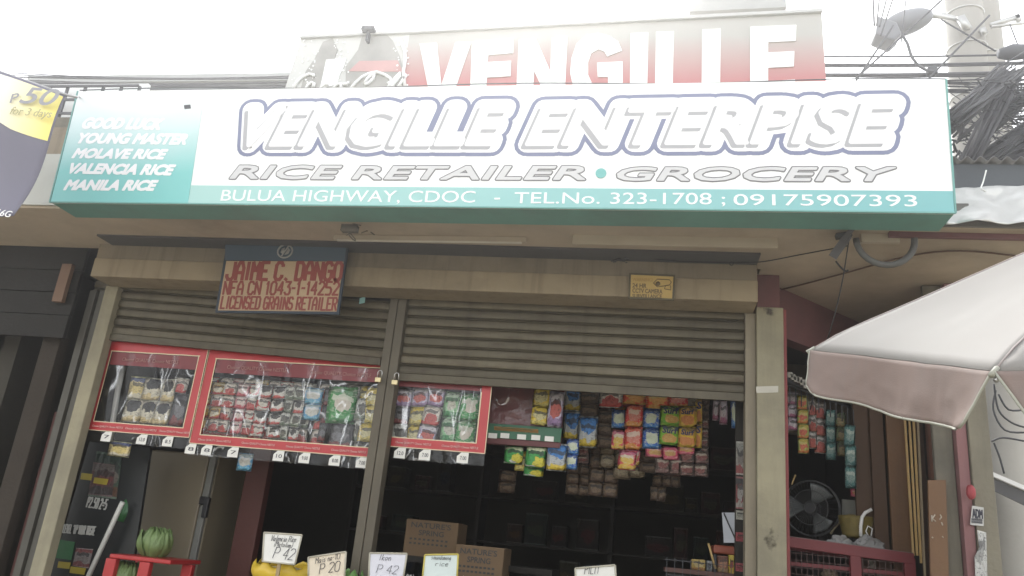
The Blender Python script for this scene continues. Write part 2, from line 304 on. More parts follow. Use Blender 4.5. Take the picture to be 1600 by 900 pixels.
# lettering: built-in font turned to mesh; fitted in the X-Z plane at depth Y to a box given in world metres
def text_mesh(body, bold=0., shear=0., round_=0., res=4, spacing=1.):
    cu = bpy.data.curves.new('lettering', 'FONT'); cu.body = body; cu.size = 1; cu.offset = bold; cu.shear = shear
    cu.resolution_u = res; cu.space_character = spacing; cu.extrude = .01
    if round_: cu.bevel_depth = round_; cu.bevel_resolution = 2
    ob = bpy.data.objects.new('lettering', cu); me = bpy.data.meshes.new_from_object(ob)
    bpy.data.objects.remove(ob); bpy.data.curves.remove(cu); return me
def text(body, P0, P1, H, mat, parent, Y, name='lettering', bold=0., shear=0., round_=0., depth=.003, grow=0., sz=0., spacing=1., res=4):
    """baseline from P0 to P1 (world points in the plane Y), cap height H (metres). grow = outline width in metres"""
    me = text_mesh(body, 0, shear, 0, res, spacing)
    xs = [v.co.x for v in me.vertices]; x0, x1 = min(xs), max(xs)
    cap = .73
    P0, P1 = Vector(P0), Vector(P1); L = (P1-P0).length; kx = (L-2*bold*H)/(x1-x0); kz = (H-2*bold*H)/cap
    rad = grow+bold*H
    d = (P1-P0).normalized(); up = Vector((-d.z, 0, d.x)); o3 = worg(parent)
    P0 = P0+d*bold*H+up*bold*H
    W2 = lambda c: P0+d*((c.x-x0)*kx)+up*(c.y*kz)
    if not rad:
        for v in me.vertices:
            q = W2(v.co); v.co = Vector((q.x, Y-(depth if v.co.z > 0 else 0), q.z))-o3
        me.materials.append(mat); me.name = name
        return link(name, me, parent)
    # letters thickened evenly by rad: filled faces plus a flattened round bead along every outline edge and point
    bm = bmesh.new(); bm.from_mesh(me); bpy.data.meshes.remove(me); m = MB(); yf = Y-depth; e = .0003
    bm.verts.index_update(); idx = {}
    for f in bm.faces:
        if all(v.co.z > 0 for v in f.verts):
            t = []
            for v in f.verts:
                if v.index not in idx: q = W2(v.co); idx[v.index] = len(m.v); m.v.append(Vector((q.x, yf, q.z)))
                t.append(idx[v.index])
            m.f.append(tuple(t))
    def top(v): return v.co.z > 0
    seen = set()
    for ed in bm.edges:
        a, b = ed.verts
        if not (top(a) and top(b)): continue
        if sum(1 for f in ed.link_faces if all(top(v) for v in f.verts)) != 1: continue
        A, B = W2(a.co), W2(b.co); A.y = B.y = yf
        if (B-A).length < 1e-6: continue
        t = (B-A).normalized(); n = Vector((-t.z, 0, t.x)); i0 = len(m.v)
        prof = [(1, e*2), (.92, e*.8), (.6, e*.25), (0, .00004), (-.6, e*.25), (-.92, e*.8), (-1, e*2)]
        for p in (A, B): m.v += [p+n*rad*w+Vector((0, h, 0)) for w, h in prof]
        m.f += [(i0+k, i0+k+1, i0+8+k, i0+7+k) for k in range(6)]
        for v, p in ((a, A), (b, B)):
            if v.index in seen: continue
            seen.add(v.index); i0 = len(m.v); N = 14
            m.v.append(p+Vector((0, .00008, 0)))
            for w, h in ((.6, e*.26), (.92, e*.82), (1, e*2)):
                m.v += [p+Vector((math.cos(2*math.pi*k/N)*rad*w, h, math.sin(2*math.pi*k/N)*rad*w)) for k in range(N)]
            for k in range(N):
                k2 = (k+1) % N; m.f.append((i0, i0+1+k, i0+1+k2))
                for r_ in range(2): m.f.append((i0+1+r_*N+k, i0+1+(r_+1)*N+k, i0+1+(r_+1)*N+k2, i0+1+r_*N+k2))
    bm.free()
    return m.build(name, mat, parent)
# stroke lettering for sign-painter's and hand-written words (grid 4 x 6)
G = {'=':[[(.5,2.2),(3.5,2.2)],[(.5,3.8),(3.5,3.8)]],'k':[[(0,6),(0,0)],[(2,3.4),(0,1.6),(2.2,0)]],'A':[[(0,0),(0,4),(1.2,6),(2.8,6),(4,4),(4,0)],[(0,2.4),(4,2.4)]],'B':[[(0,0),(0,6),(3,6),(4,5),(4,4),(3,3),(0,3)],[(3,3),(4,2),(4,1),(3,0),(0,0)]],
'C':[[(4,4.8),(4,5),(3,6),(1,6),(0,5),(0,1),(1,0),(3,0),(4,1),(4,1.4)]],'D':[[(0,0),(0,6),(3,6),(4,5),(4,1),(3,0),(0,0)]],'E':[[(4,6),(0,6),(0,0),(4,0)],[(0,3),(3,3)]],
'F':[[(4,6),(0,6),(0,0)],[(0,3),(3,3)]],'G':[[(4,5),(3,6),(1,6),(0,5),(0,1),(1,0),(3,0),(4,1),(4,3),(2.2,3)]],'H':[[(0,0),(0,6)],[(4,0),(4,6)],[(0,3),(4,3)]],
'I':[[(2,0),(2,6)]],'J':[[(4,6),(4,1),(3,0),(1,0),(0,1),(0,1.6)]],'K':[[(0,0),(0,6)],[(4,6),(0,3),(4,0)]],'L':[[(0,6),(0,0),(4,0)]],'M':[[(0,0),(0,6),(2,3),(4,6),(4,0)]],
'N':[[(0,0),(0,6),(4,0),(4,6)]],'O':[[(1,0),(0,1),(0,5),(1,6),(3,6),(4,5),(4,1),(3,0),(1,0)]],'P':[[(0,0),(0,6),(3,6),(4,5),(4,4),(3,3),(0,3)]],'R':[[(0,0),(0,6),(3,6),(4,5),(4,4),(3,3),(0,3)],[(2,3),(4,0)]],
'S':[[(4,5),(3,6),(1,6),(0,5),(0,4),(1,3),(3,3),(4,2),(4,1),(3,0),(1,0),(0,1)]],'T':[[(0,6),(4,6)],[(2,6),(2,0)]],'U':[[(0,6),(0,1),(1,0),(3,0),(4,1),(4,6)]],'V':[[(0,6),(2,0),(4,6)]],
'Y':[[(0,6),(2,3),(4,6)],[(2,3),(2,0)]],'1':[[(1.3,4.8),(2.2,6),(2.2,0)]],'0':[[(1,0),(0,1),(0,5),(1,6),(3,6),(4,5),(4,1),(3,0),(1,0)]],'4':[[(3,0),(3,6),(0,2),(4,2)]],
'3':[[(0,6),(4,6),(2,3.6),(3,3.6),(4,2.6),(4,1),(3,0),(1,0),(0,1)]],'2':[[(0,5),(1,6),(3,6),(4,5),(4,4),(0,0),(4,0)]],'5':[[(4,6),(0,6),(0,3.4),(3,3.4),(4,2.5),(4,1),(3,0),(0,0)]],
'7':[[(0,6),(4,6),(1.5,0)]],'-':[[(1,3),(3,3)]],'.':[[(1.8,0),(2.2,.3)]],'(':[[(3,7),(2,5),(2,1),(3,-1)]],')':[[(1,7),(2,5),(2,1),(1,-1)]],"'":[[(2,6),(2,5)]],
'a':[[(3,3),(1,3.4),(0,2),(.6,0),(2,.3),(3,2)],[(3.1,3.3),(3,.5),(3.8,0)]],'l':[[(1,6.4),(.8,1),(1.8,0)]],'e':[[(0,1.8),(2.6,2.4),(2.4,3.4),(1,3.5),(0,2),(.6,.2),(2,0),(3,.8)]],
'n':[[(0,3.4),(.2,0)],[(.2,2),(1.4,3.5),(2.4,2.8),(2.4,0)]],'c':[[(2.6,3),(1.4,3.6),(0,2),(.8,0),(2.6,.6)]],'i':[[(1,3.4),(1.2,0)],[(1,4.6),(1.1,5)]],'r':[[(.3,3.4),(.4,0)],[(.4,2),(1.4,3.4),(2.4,3)]],
't':[[(1.2,5.6),(1,.8),(2,0)],[(0,3.6),(2.4,3.8)]],'s':[[(2.2,3),(1,3.5),(.2,2.7),(2.2,1.2),(1.6,0),(0,.4)]],'o':[[(1.2,0),(0,1.4),(.6,3.3),(2,3.4),(2.6,1.8),(1.2,0)]],'g':[[(2.4,3),(.8,3.4),(0,1.8),(1,.4),(2.4,2)],[(2.5,3.3),(2.2,-1.6),(.4,-1.8)]],
'd':[[(2.4,2.6),(.8,3.3),(0,1.6),(.8,0),(2.4,1.2)],[(2.6,6),(2.5,0)]],'m':[[(0,3.4),(.1,0)],[(.1,2.2),(1,3.5),(1.6,2.6),(1.6,0)],[(1.6,2.4),(2.6,3.4),(3.2,2.6),(3.2,0)]]}
def strokes(body, P0, P1, H, mat, parent, Y, name='lettering', w=.12, gap=.35, slant=0., depth=.002, adv=None):
    """w = stroke width in cap heights; fitted between P0 and P1"""
    segs = []; x = 0
    for ch in body:
        if ch == ' ': x += 3; continue
        gl = G[ch]
        if ch in "I1-.'": wd = 2.2; sh = -.9
        else: wd = max(p[0] for st in gl for p in st); sh = 0
        for st in gl:
            for a, b in zip(st, st[1:]): segs.append(((a[0]+x+sh, a[1]), (b[0]+x+sh, b[1])))
        x += wd + gap*4
    x -= gap*4
    P0, P1 = Vector(P0), Vector(P1); L = (P1-P0).length; d = (P1-P0).normalized(); up = Vector((-d.z, 0, d.x)); kx, kz = L/x, H/6
    m = MB(); hw = w*H/2
    for k, (a, b) in enumerate(segs):
        A = P0+d*(a[0]*kx+a[1]*kz*slant)+up*(a[1]*kz); B = P0+d*(b[0]*kx+b[1]*kz*slant)+up*(b[1]*kz)
        if (B-A).length < 1e-6: continue
        t = (B-A).normalized(); nn = Vector((-t.z, 0, t.x))*hw; e = t*hw*.55
        off = Vector((0, Y-depth-.00025*(k % 7), 0))
        q = [A-e-nn, B+e-nn, B+e+nn, A-e+nn]
        m.prism([Vector((p.x, off.y, p.z)) for p in q], (0, depth*.9, 0))
    return m.build(name, mat, parent)
def quadpx(m, pts, Y, d=.004):
    """flat plate in the plane Y whose corners are picture points"""
    return m.prism([at(p[0], p[1], Y) for p in pts], (0, d, 0))
# ================================================================== SETTING
def fan_fill(m, pts): m.prism(pts, (0, 0, -.05)); return m
struct(MB().quad((-600,-600,0),(600,-600,0),(600,900,0),(-600,900,0)).build('ground', M('concrete_road', (.33,.30,.235), .9, .2, 2, .3, dirt=.3, dirtcol=(.2,.18,.14))))
struct(MB().box(-40,40,2.2,5.62,-.1,.13).build('pavement', M('pavement_concrete', (.31,.27,.205), .9, .15, 2, .3, dirt=.4), bevel=.02))
struct(MB().box(-5.4,2.3,5.62,10.2,-.1,.17).build('shop_floor', FLOOR))
# ------------------------------------------------------------------ shop building
bld = thing('shop_building', 'small concrete shop house with open front under a flat canopy', 'shop building', (-1.9, 5.6, 0))
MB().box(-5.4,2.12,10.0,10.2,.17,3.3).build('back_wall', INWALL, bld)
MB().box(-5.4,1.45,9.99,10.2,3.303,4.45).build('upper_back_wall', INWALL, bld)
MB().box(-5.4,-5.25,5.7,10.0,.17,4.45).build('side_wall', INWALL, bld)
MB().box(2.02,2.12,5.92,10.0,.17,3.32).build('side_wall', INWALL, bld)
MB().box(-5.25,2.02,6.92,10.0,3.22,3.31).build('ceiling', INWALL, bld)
MB().box(-5.4,1.45,5.42,5.6,3.46,4.45).build('upper_wall', PLASTD, bld)
MB().box(-5.4,1.45,5.42,10.2,4.452,4.55).build('roof', CONCD, bld)
MB().box(-7.2,2.75,4.62,5.42,3.322,3.46).build('canopy_slab', SOFFIT, bld, bevel=.006)
MB().box(.70,2.75,5.42,6.9,3.324,3.458).build('canopy_ceiling', SOFFIT, bld)
MB().box(-4.3,.66,5.10,5.295,3.308,3.33).build('canopy_shade_strip', STEELSHADE, bld)  # dark strip standing in for shade in the gap above the lintel
MB().box(-4.42,.662,5.30,5.56,3.195,3.318).build('upper_lintel', PLASTD, bld, bevel=.004)  # darker plaster paints in the canopy's shade on this tier
MB().box(-4.42,.665,5.288,5.56,3.04,3.193).build('lower_lintel', PLAST, bld, bevel=.006)
MB().box(.682,.862,5.5,5.72,.1,3.075).build('pillar', CONC, bld, bevel=.006)
MB().box(.69,.84,5.52,5.74,3.075,3.32).build('pillar_head', MAROONW, bld)
MB().box(.864,.885,5.53,5.72,.1,3.07).build('pillar_edge', M('dull_red_paint', (.22,.05,.05), .7, .2, 5, .2), bld)
# diagonal maroon wall band over the side opening
a, b = Vector((.80,5.70,0)), Vector((2.3,7.30,0)); n_ = Vector((-(b-a).y, (b-a).x, 0)).normalized()*.12
MB().prism([a+Vector((0,0,2.95)), b+Vector((0,0,2.95)), b+Vector((0,0,3.322)), a+Vector((0,0,3.322))], n_).build('side_lintel', MAROONW, bld)
MB().box(.90,2.3,7.6,7.7,2.55,3.2).build('inner_panel', PLASTD, bld)
# left end pier and shutter guides
MB().box(-4.45,-4.335,5.53,5.62,.1,3.04).build('left_pier', CONC, bld, bevel=.006)
m = MB(); m.box(-4.59,-4.54,5.54,5.64,.1,3.0); m.box(-4.525,-4.515,5.52,5.64,.1,3.0); m.box(-4.50,-4.45,5.54,5.64,.1,3.0); m.box(-4.59,-4.45,5.642,5.67,.1,3.0)
m.build('guide_channel', M('dark_channel', (.09,.085,.07), .6, .2, 5, .15, metal=.2, dirt=.5), bld)
# right end pilaster, pink trim and concrete column
MB().box(1.81,1.93,5.62,5.66,.1,3.32).build('pilaster', CONCD, bld, bevel=.005)
MB().box(1.935,2.0,5.57,5.9,.1,3.32).build('pink_trim', PINKW, bld, bevel=.004)
MB().box(2.005,2.13,5.55,5.9,.1,3.32).build('column', M('column_concrete', (.22,.20,.15), .9, .25, 3, .4, dirt=.6, dirtcol=(.10,.09,.07), streak=.5), bld, bevel=.006)
# grey fascia under the bent sheet on the right
MB().box(1.52,2.75,4.60,4.68,3.325,3.47).build('canopy_fascia', M('grey_fascia_paint', (.2,.19,.18), .8, .15, 4, .2, dirt=.4), bld)
MB().box(1.35,2.75,4.69,4.72,3.29,3.322).build('fascia_trim', MAROONW, bld)
# front fascia of the canopy, left end, pale
MB().box(-7.2,-3.0,4.60,4.618,3.34,3.75).build('canopy_fascia', M('pale_fascia_paint', (.50,.50,.46), .8, .12, 2, .15, dirt=.3, dirtcol=(.3,.3,.27)), bld)

m = MB(); m.prism([at(x,y,5.4993) for x,y in ((1192,828),(1200,820),(1214,824),(1221,838),(1219,860),(1212,874),(1200,868),(1190,852))], (0,.003,0)); m.build('mould_stain', STAIN('dark_mould', (.085,.075,.055)), bld)
m = MB(); m.prism([at(x,y,5.4993) for x,y in ((1180,480),(1222,478),(1222,492),(1212,498),(1200,492),(1190,499),(1181,494))], (0,.003,0)); m.build('chipped_edge', STAIN('chipped_plaster', (.11,.09,.075)), bld)
# middle shutter post (two steel channels)
m = MB(); m.box(-2.012,-1.948,5.54,5.64,.13,3.035); m.box(-1.942,-1.878,5.54,5.64,.13,3.035); m.box(-1.95,-1.94,5.552,5.64,.13,3.035)
p = m.build('shutter_post', RAILM, None, bevel=.004, org=(-1.945,5.6,.13)); tag(p, 'grooved steel post between the two roller shutters', 'post')
# ------------------------------------------------------------------ roller shutters
def slat_mesh(L):
    prof = [(.004,.0),(-.006,.0015),(-.010,.006),(-.0125,.020),(-.013,.034),(-.0115,.050),(-.009,.056),(.004,.0585),(.006,.062),(-.004,.0635),(-.007,.067),(-.004,.0705),(.006,.072),(.004,.0755)]
    m = MB()
    for x in (-L/2, L/2): m.v += [Vector((x, y, z)) for y, z in prof]
    k = len(prof)
    for i in range(k-1): m.f.append((i, i+1, k+i+1, k+i))
    m.sm = False; return m
def shutter(x0, x1, Y, ztop, nsl, tilt, label, lock):
    t = thing('roller_shutter', label, 'roller shutter', ((x0+x1)/2, Y, ztop)); t.rotation_euler.y = tilt
    L = x1-x0; me = None
    for k in range(nsl):
        if me is None:
            s0 = slat_mesh(L).build('slat', SLATM, t, org='local'); me = s0.data
        else:
            s0 = bpy.data.objects.new('slat', me); COL.objects.link(s0); s0.parent = t
        s0.location = (rnd(-.003,.003), rnd(-.003,.003), -.0755*(k+1)); s0.rotation_euler = (rnd(-.03,.03), rnd(-.0015,.0015), 0)
    m = MB(); z = -.0755*nsl
    m.box(-L/2,L/2,-.018,.012,z-.055,z-.002)
    m.build('bottom_bar', SLATM, t, org='local')
    return t
shutter(-1.874,.610,5.60,3.075,8,0,'right roller shutter, rolled most of the way up, eight slats above the hanging detergent packs',None)
shutter(-4.60,-2.014,5.60,3.075,6,.034,'left roller shutter, rolled up and hanging aslant behind the licence board',None)
MB().box(.612,.679,5.54,5.66,.13,3.035).build('guide_rail', M('pale_rail_paint', (0.25, 0.215, 0.155), .7, .15, 4, .2, dirt=.5, dirtcol=(.14,.12,.09)), bld)
def padlock(px, py, label):
    c = at(px, py, 5.5); t = thing('padlock', label, 'padlock', c)
    m = MB(); m.box(-.022,.022,-.012,.012,-.02,.014); m.build('lock_body', BRASS, t, org='local', bevel=.003)
    m = MB(); m.tube([Vector((.017*math.cos(q)+.006, 0, .014+(.035+.02*math.sin(q) if 0 < q < math.pi else .0))) for q in [math.pi*k/10 for k in range(11)]], .0035, 6)
    m.build('shackle', STEEL, t, org='local')
padlock(591,593,'small brass padlock at the left side of the middle shutter post')
padlock(617,597,'small brass padlock at the right side of the middle shutter post')
p = quadpx(MB(), [(562,466),(571,463),(570,473),(561,475)], 5.55, .001).build('paper_scrap', M('pale_teal_paper', (.3,.55,.55), .6)); tag(p,'tiny pale teal paper scrap stuck on the left shutter','sticker')
p = quadpx(MB(), [(1181,604),(1216,603),(1216,613),(1182,614)], 5.497, .002).build('paper_label', M('dull_white_paper', (.5,.48,.42), .8, .15, 12, .1)); tag(p,'torn white paper strip stuck on the concrete pillar','sticker')

# ================================================================== MAIN SIGN
YB = 4.3
bn = thing('shop_sign', 'long white and teal lightbox sign above the shop front', 'sign', (-1.23, 4.42, 3.25))
A_, B_, C_, D_ = at(78,316,YB), at(1493,333,YB), at(1478,124,YB), at(122,143,YB)
m = MB(); m.prism([Vector((p.x, YB, p.z)) for p in (A_,B_,C_,D_)], (0,.018,0)); m.build('face_panel', WHITEV, bn)
m = MB(); m.prism([Vector((p.x, YB+.0185, p.z)) for p in (A_,B_,C_,D_)], (0,.24,0)); m.build('sign_box', TEALD, bn, bevel=.006)
m = MB()
for p, q in ((A_,B_),(B_,C_),(D_,A_)):
    m.beam(Vector((p.x, YB-.002, p.z)), Vector((q.x, YB-.002, q.z)), .009, .010)
m.build('sign_frame', M('teal_frame', (.16,.36,.33), .45, .1), bn)
bx_ = lambda px, py, dy=0: Vector((at(px,py,YB).x, YB-dy, at(px,py,YB).z))
m = MB(); m.prism([bx_(80,315,.004), bx_(294,318,.004), bx_(320,146,.004), bx_(123,145,.004)], (0,.003,0))
m.build('teal_panel', FADE('glare_teal_print', (0.22, 0.58, 0.555), (.80,.84,.84), .2, .74, 'Z', .4, .25), bn)  # whitening towards the top is glare painted into the teal
m = MB(); m.prism([bx_(294,318,.004), bx_(1491,332,.004), bx_(1489,299,.004), bx_(299,290,.004)], (0,.003,0))
m.build('teal_strip', FADE('teal_strip_print', (0.42, 0.66, 0.62), (.21,.48,.49), -2.2, 2.6, 'X', .4, .2), bn)
def sgn(body, p0, p1, hpx, mat, dep, **k):
    a = at(p0[0], p0[1], YB); b = at(p1[0], p1[1], YB); h = (at(p0[0], p0[1]-hpx, YB)-a).z
    return text(body, a, b, h, mat, bn, YB, depth=dep, **k)
for wd, p0, p1, h in (('VENGILLE', (376,230), (790,229), 65), ('ENTERPISE', (820,229), (1409,225), 67)):
    for mat, g, dep, dx, dy in ((BLUEO,.068,.002,0,0),(LETTERW,.043,.0032,0,0),(GREYSH,.0,.0044,-6.5,5),(M('letter_fill_print', (.80,.80,.81), .4, .03, 3, 0),.0,.0056,0,0)):
        sgn(wd, (p0[0]+dx, p0[1]+dy), (p1[0]+dx, p1[1]+dy), h, mat, dep, bold=.045, shear=.28, grow=g, res=3)
for wd, p0, p1 in (('RICE', (359,280), (531,281)), ('RETAILER', (550,281), (914,282)), ('GROCERY', (964,283), (1401,284))):
    sgn(wd, (p0[0]-.4,p0[1]-.4), (p1[0]+.4,p1[1]-.4), 22.4, MGREY, .002, bold=.04, shear=.2, res=3, grow=.0075)
    sgn(wd, (p0[0]-.4,p0[1]-.4), (p1[0]+.4,p1[1]-.4), 22.4, LGREY, .0034, bold=.04, shear=.2, res=3)
c = at(939,271,YB); m = MB().disc((c.x, YB-.006, c.z), .032, 24, depth=.006); m.build('dot', M('teal_dot', (.2,.5,.48), .5, .05), bn)
for wd, p0, p1 in (('BULUA HIGHWAY, CDOC', (345,314), (742,317)), ('-', (772,317), (781,317)), ('TEL.No. 323-1708 ;', (803,318), (1133,320)), ('09175907393', (1146,321), (1433,323))):
    sgn(wd, p0, p1, 18 if wd != '-' else 20, LETTERW, .006)
for wd, p0, p1, h in (('GOOD LUCK', (127,202), (253,204), 19), ('YOUNG MASTER', (121,225), (291,227), 18), ('MOLAVE RICE', (112,248), (260,250), 17), ('VALENCIA RICE', (107,272), (272,275), 18), ('MANILA RICE', (99,298), (245,299), 18)):
    sgn(wd, p0, p1, h, LETTERW, .006, bold=.075, shear=.3, res=3)
m = MB(); m.prism([bx_(288,165,.006), bx_(298,164,.006), bx_(299,170,.006), bx_(289,171,.006)], (0,.002,0)); m.build('dark_patch', DARKGREY, bn)
for px in (300, 560, 830, 1330):     # steel arms that hold the box out from the slab
    q = at(px, 345, 4.55); MB().box(q.x-.02,q.x+.02,4.54,4.66,3.40,3.44).build('sign_bracket', DARKGREY, bn)
# string along the top of the box
m = MB(); m.tube([at(125+k*(1478-125)/24, 141-k*18/24-2*math.sin(k/24*math.pi*5), 4.33) for k in range(25)], .004, 5)
tag(m.build('cord', CABLEG, org=at(125,141,4.33)), 'thin cord stretched along the top edge of the long shop sign', 'cord')

# ================================================================== ROOF BILLBOARD
YV = 6.0
vb = thing('roof_billboard', 'glare-paled red billboard with big white capital letters standing on the roof behind the shop sign', 'billboard', at(900,150,YV))
vx = lambda px, py, d=0: Vector((at(px,py,YV).x, YV-d, at(px,py,YV).z))
tl, tr = vx(640,53), vx(1284,20); zb = vx(900,160).z
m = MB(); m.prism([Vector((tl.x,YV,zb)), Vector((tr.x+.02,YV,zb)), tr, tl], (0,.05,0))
m.build('red_panel', FADE('glare_red_print', (.54,.16,.165), (.46,.45,.42), .06, .60, 'Z', .5, .15, 1.2), vb)  # red pales upward: sky glare put into the print colour
q0 = vx(440,150); m = MB(); m.prism([Vector((q0.x,YV,zb)), Vector((tl.x,YV,zb)), tl, vx(470,62)], (0,.05,0))
m.build('picture_panel', M('bleached_grey_print', (.60,.60,.58), .5, .12, 1.5, .05), vb)
m = MB()
for a_, b_ in ((vx(470,61), tl), (tl, tr)): m.beam(a_+Vector((0,0,.01)), b_+Vector((0,0,.01)), .03, .06)
m.build('billboard_frame', M('weathered_frame', (.5,.5,.49), .6, .1), vb)
def cut(pts):
    m = MB(); m.prism([vx(x,y,.012) for x,y in pts], (0,.010,0)); m.build('letter', LETTERW, vb)
Gp = [(972,80),(966,66),(952,57),(935,53),(916,56),(901,69),(893,92),(891,115),(896,138),(908,152),(930,158),(955,156),(973,148),(973,97),(933,99),(934,121),(950,121),(950,135),(938,139),(926,133),(919,118),(919,98),(924,84),(935,78),(944,81),(949,89)]
cut([(656,69),(683,68),(690,134),(712,67),(737,66),(704,162),(674,162)])
cut([(738,66),(803,61),(802,84),(763,87),(762,98),(799,96),(798,120),(761,122),(760,140),(798,138),(797,162),(734,164)])
cut([(811,63),(838,62),(860,112),(862,60),(887,58),(882,160),(857,160),(835,112),(832,161),(806,162)])
cut(Gp)
cut([(985,53),(1013,52),(1011,158),(984,159)])
cut([(1025,51),(1053,50),(1051,137),(1086,135),(1085,157),(1023,158)])
cut([(1097,47),(1126,46),(1125,133),(1160,131),(1159,154),(1096,156)])
cut([(1172,43),(1244,40),(1243,65),(1200,67),(1200,83),(1241,81),(1240,105),(1200,107),(1200,128),(1242,125),(1241,150),(1172,154)])
# bottle picture: dark bottle glass, drops and a white label patch, script word
BOT = M('faded_bottle_print', (0.36, 0.35, 0.33), .5, .35, 5, .05); BOTR = M('faded_label_print', (.55,.32,.31), .5, .2, 4, .05)
m = MB(); m.prism([vx(x,y,.006) for x,y in ((470,140),(478,112),(492,92),(505,66),(520,60),(528,78),(520,100),(508,118),(500,140))], (0,.005,0)); m.build('bottle_picture', BOT, vb)
m = MB(); m.prism([vx(x,y,.006) for x,y in ((540,138),(541,104),(560,78),(566,57),(605,55),(614,64),(624,86),(632,112),(632,138))], (0,.005,0)); m.build('bottle_picture', BOT, vb)
m = MB(); m.prism([vx(x,y,.009) for x,y in ((545,112),(562,96),(622,95),(630,113))], (0,.003,0)); m.build('bottle_label', BOTR, vb)
m = MB(); random.seed(3)
for k in range(90):
    x = random.choice((rnd(455,500), rnd(615,640), rnd(520,545))); y = rnd(62,136); c = vx(x, y, .011); m.disc(c, rnd(.004,.012), 6, depth=.002)
o = m.build('water_drops', LETTERW, vb); o['kind'] = 'stuff'
scr = [[(491,121),(491,118),(484,117),(474,121),(465,129),(458,142)],[(478,142),(482,134),(488,130),(492,132),(490,138)],[(500,142),(505,135),(511,132),(514,135)],[(521,141),(526,134),(533,132),(534,140)],[(537,134),(547,130)],
  [(547,142),(556,131),(566,122),(578,116),(590,114),(602,118),(611,124),(612,129),(606,132)],[(570,132),(575,124),(581,119),(586,118),(584,124),(577,131),(571,134)],[(604,142),(612,131),(621,120),(626,115),(626,120),(618,130),(610,142)],[(621,140),(628,130),(636,118)],[(626,62),(633,80),(634,96),(631,112),(634,140)]]
m = MB(); m.prism([vx(x,y,.008) for x,y in ((510,94),(542,91),(538,104),(531,118),(527,132),(500,140),(505,118))], (0,.003,0)); m.build('white_label_patch', LETTERW, vb)
m = MB()
for s_ in scr: m.tube([vx(x,y,.014) for x,y in s_], .016, 6)
m.build('script_lettering', LETTERW, vb)
for x_ in (-3.2,-1.4,.8): MB().box(x_-.03,x_+.03,6.06,6.12,4.55,5.1).build('billboard_post', DARKGREY, vb)
c = at(576,47,5.95); t = thing('floodlight', 'small floodlight sticking up over the bottle picture of the roof billboard', 'floodlight', c)
m = MB(); m.box(c.x-.065,c.x+.065,c.y-.04,c.y+.04,c.z-.02,c.z+.025); m.build('lamp_housing', DARKGREY, t, bevel=.008)
MB().box(c.x-.012,c.x+.012,c.y-.01,c.y+.08,c.z-.12,c.z-.02).build('lamp_arm', DARKGREY, t)
# grey board high up behind
m = MB(); m.prism([at(1077,18,8.5), at(1229,11,8.5), at(1226,-45,8.5), at(1080,-38,8.5)], (0,.08,0))
t = thing('high_signboard', 'grey board at the upper edge of the picture above the roof billboard', 'signboard', at(1150,14,8.5))
m.build('board', M('grey_board', (.33,.34,.33), .7, .15, 3, .1), t)
for px in (1105,1200):
    q = at(px,10,8.6); MB().box(q.x-.04,q.x+.04,8.6,8.68,4.9,q.z+.1).build('board_post', WHITE, t)
# ================================================================== LEFT SIDE
random.seed(11)
# purple promotional banner
YP = 3.6
def pcl(u, v):    # u 0..1 left-right, v 0..1 bottom-top; picture outline of the cloth, with a soft wave
    tlp, trp, blp, brp = at(-110,78,YP), at(103,150,YP), at(-150,352,YP), at(27,341,YP)
    p = (tlp*(1-u)+trp*u)*v + (blp*(1-u)+brp*u)*(1-v)
    e = math.sin(v*math.pi)*.035*u**3
    return Vector((p.x+e, YP+.03*math.sin(u*5+v*1.5)+.02*math.sin(v*6), p.z))
pb = thing('tarpaulin_banner', 'purple, yellow and white promotional tarpaulin at the left edge, reading fifty for three days', 'banner', pcl(.5,.5))
MB().grid(pcl, 24, 24).build('cloth', M('violet_print', (0.145, 0.138, 0.185), .45, .12, 2, .03), pb, smooth=True, thick=.002)
def patch(name, mat, lim, d, v1=.985):
    """printed area of the cloth between the curve lim(u) and its top edge"""
    f = lambda u, w: (lambda q: Vector((q.x, q.y-d, q.z)))(pcl(.005+.985*u, lim(u)+(v1-lim(u))*w))
    return MB().grid(f, 24, 8).build(name, mat, pb, smooth=True)
patch('yellow_print_area', FADE('yellow_tarp_print', (.84,.84,.80), (.84,.74,.22), .02, .46, 'X', .45, .1), lambda u: .70-.10*math.sin(min(1,max(0,(u-.45)/.55))*1.57)-.0*u + .14*max(0,.75-u), .004)
0 and patch('white_print_area', M('white_tarp_print', (.80,.80,.78), .45, .04, 2, .03), lambda u: min(.984, .74+.13*max(0,(u-.35))/.65+.25*max(0,u-.6)**1.5*2.2), .007)
def ptext(body, a, b, h, mat, **k):
    A, B = at(a[0],a[1],YP-.064), at(b[0],b[1],YP-.064)
    text(body, A, B, h, mat, pb, YP-.064, depth=.002, **k)
GT = M('grey_tarp_ink', (.30,.30,.33), .5, .05, 3, 0)
ptext('50', (29,161), (86,166), .118, GT, shear=.22, bold=.02)
ptext('P', (15,161), (29,158), .062, GT, shear=.15)
ptext('for 3 days', (15,178), (79,184), .052, M('olive_tarp_ink', (.45,.42,.22), .5, .05, 3, 0), shear=.15)
ptext('16G', (-6,336), (16,340), .04, LETTERW, shear=.2)
m = MB(); m.tube([at(-110,76,YP), at(0,112,YP), at(103,148,YP), at(120,152,YP)], .008, 6); m.build('hem_rod', M('grey_rod', (.35,.35,.36), .5), pb)
m = MB(); m.tube([at(100,147,YP), at(113,149,3.9), at(125,152,4.3)], .004, 5); tag(m.build('cord', CABLEG, org=at(113,149,3.9)), 'short cord tying the purple tarpaulin to the corner of the shop sign', 'cord')
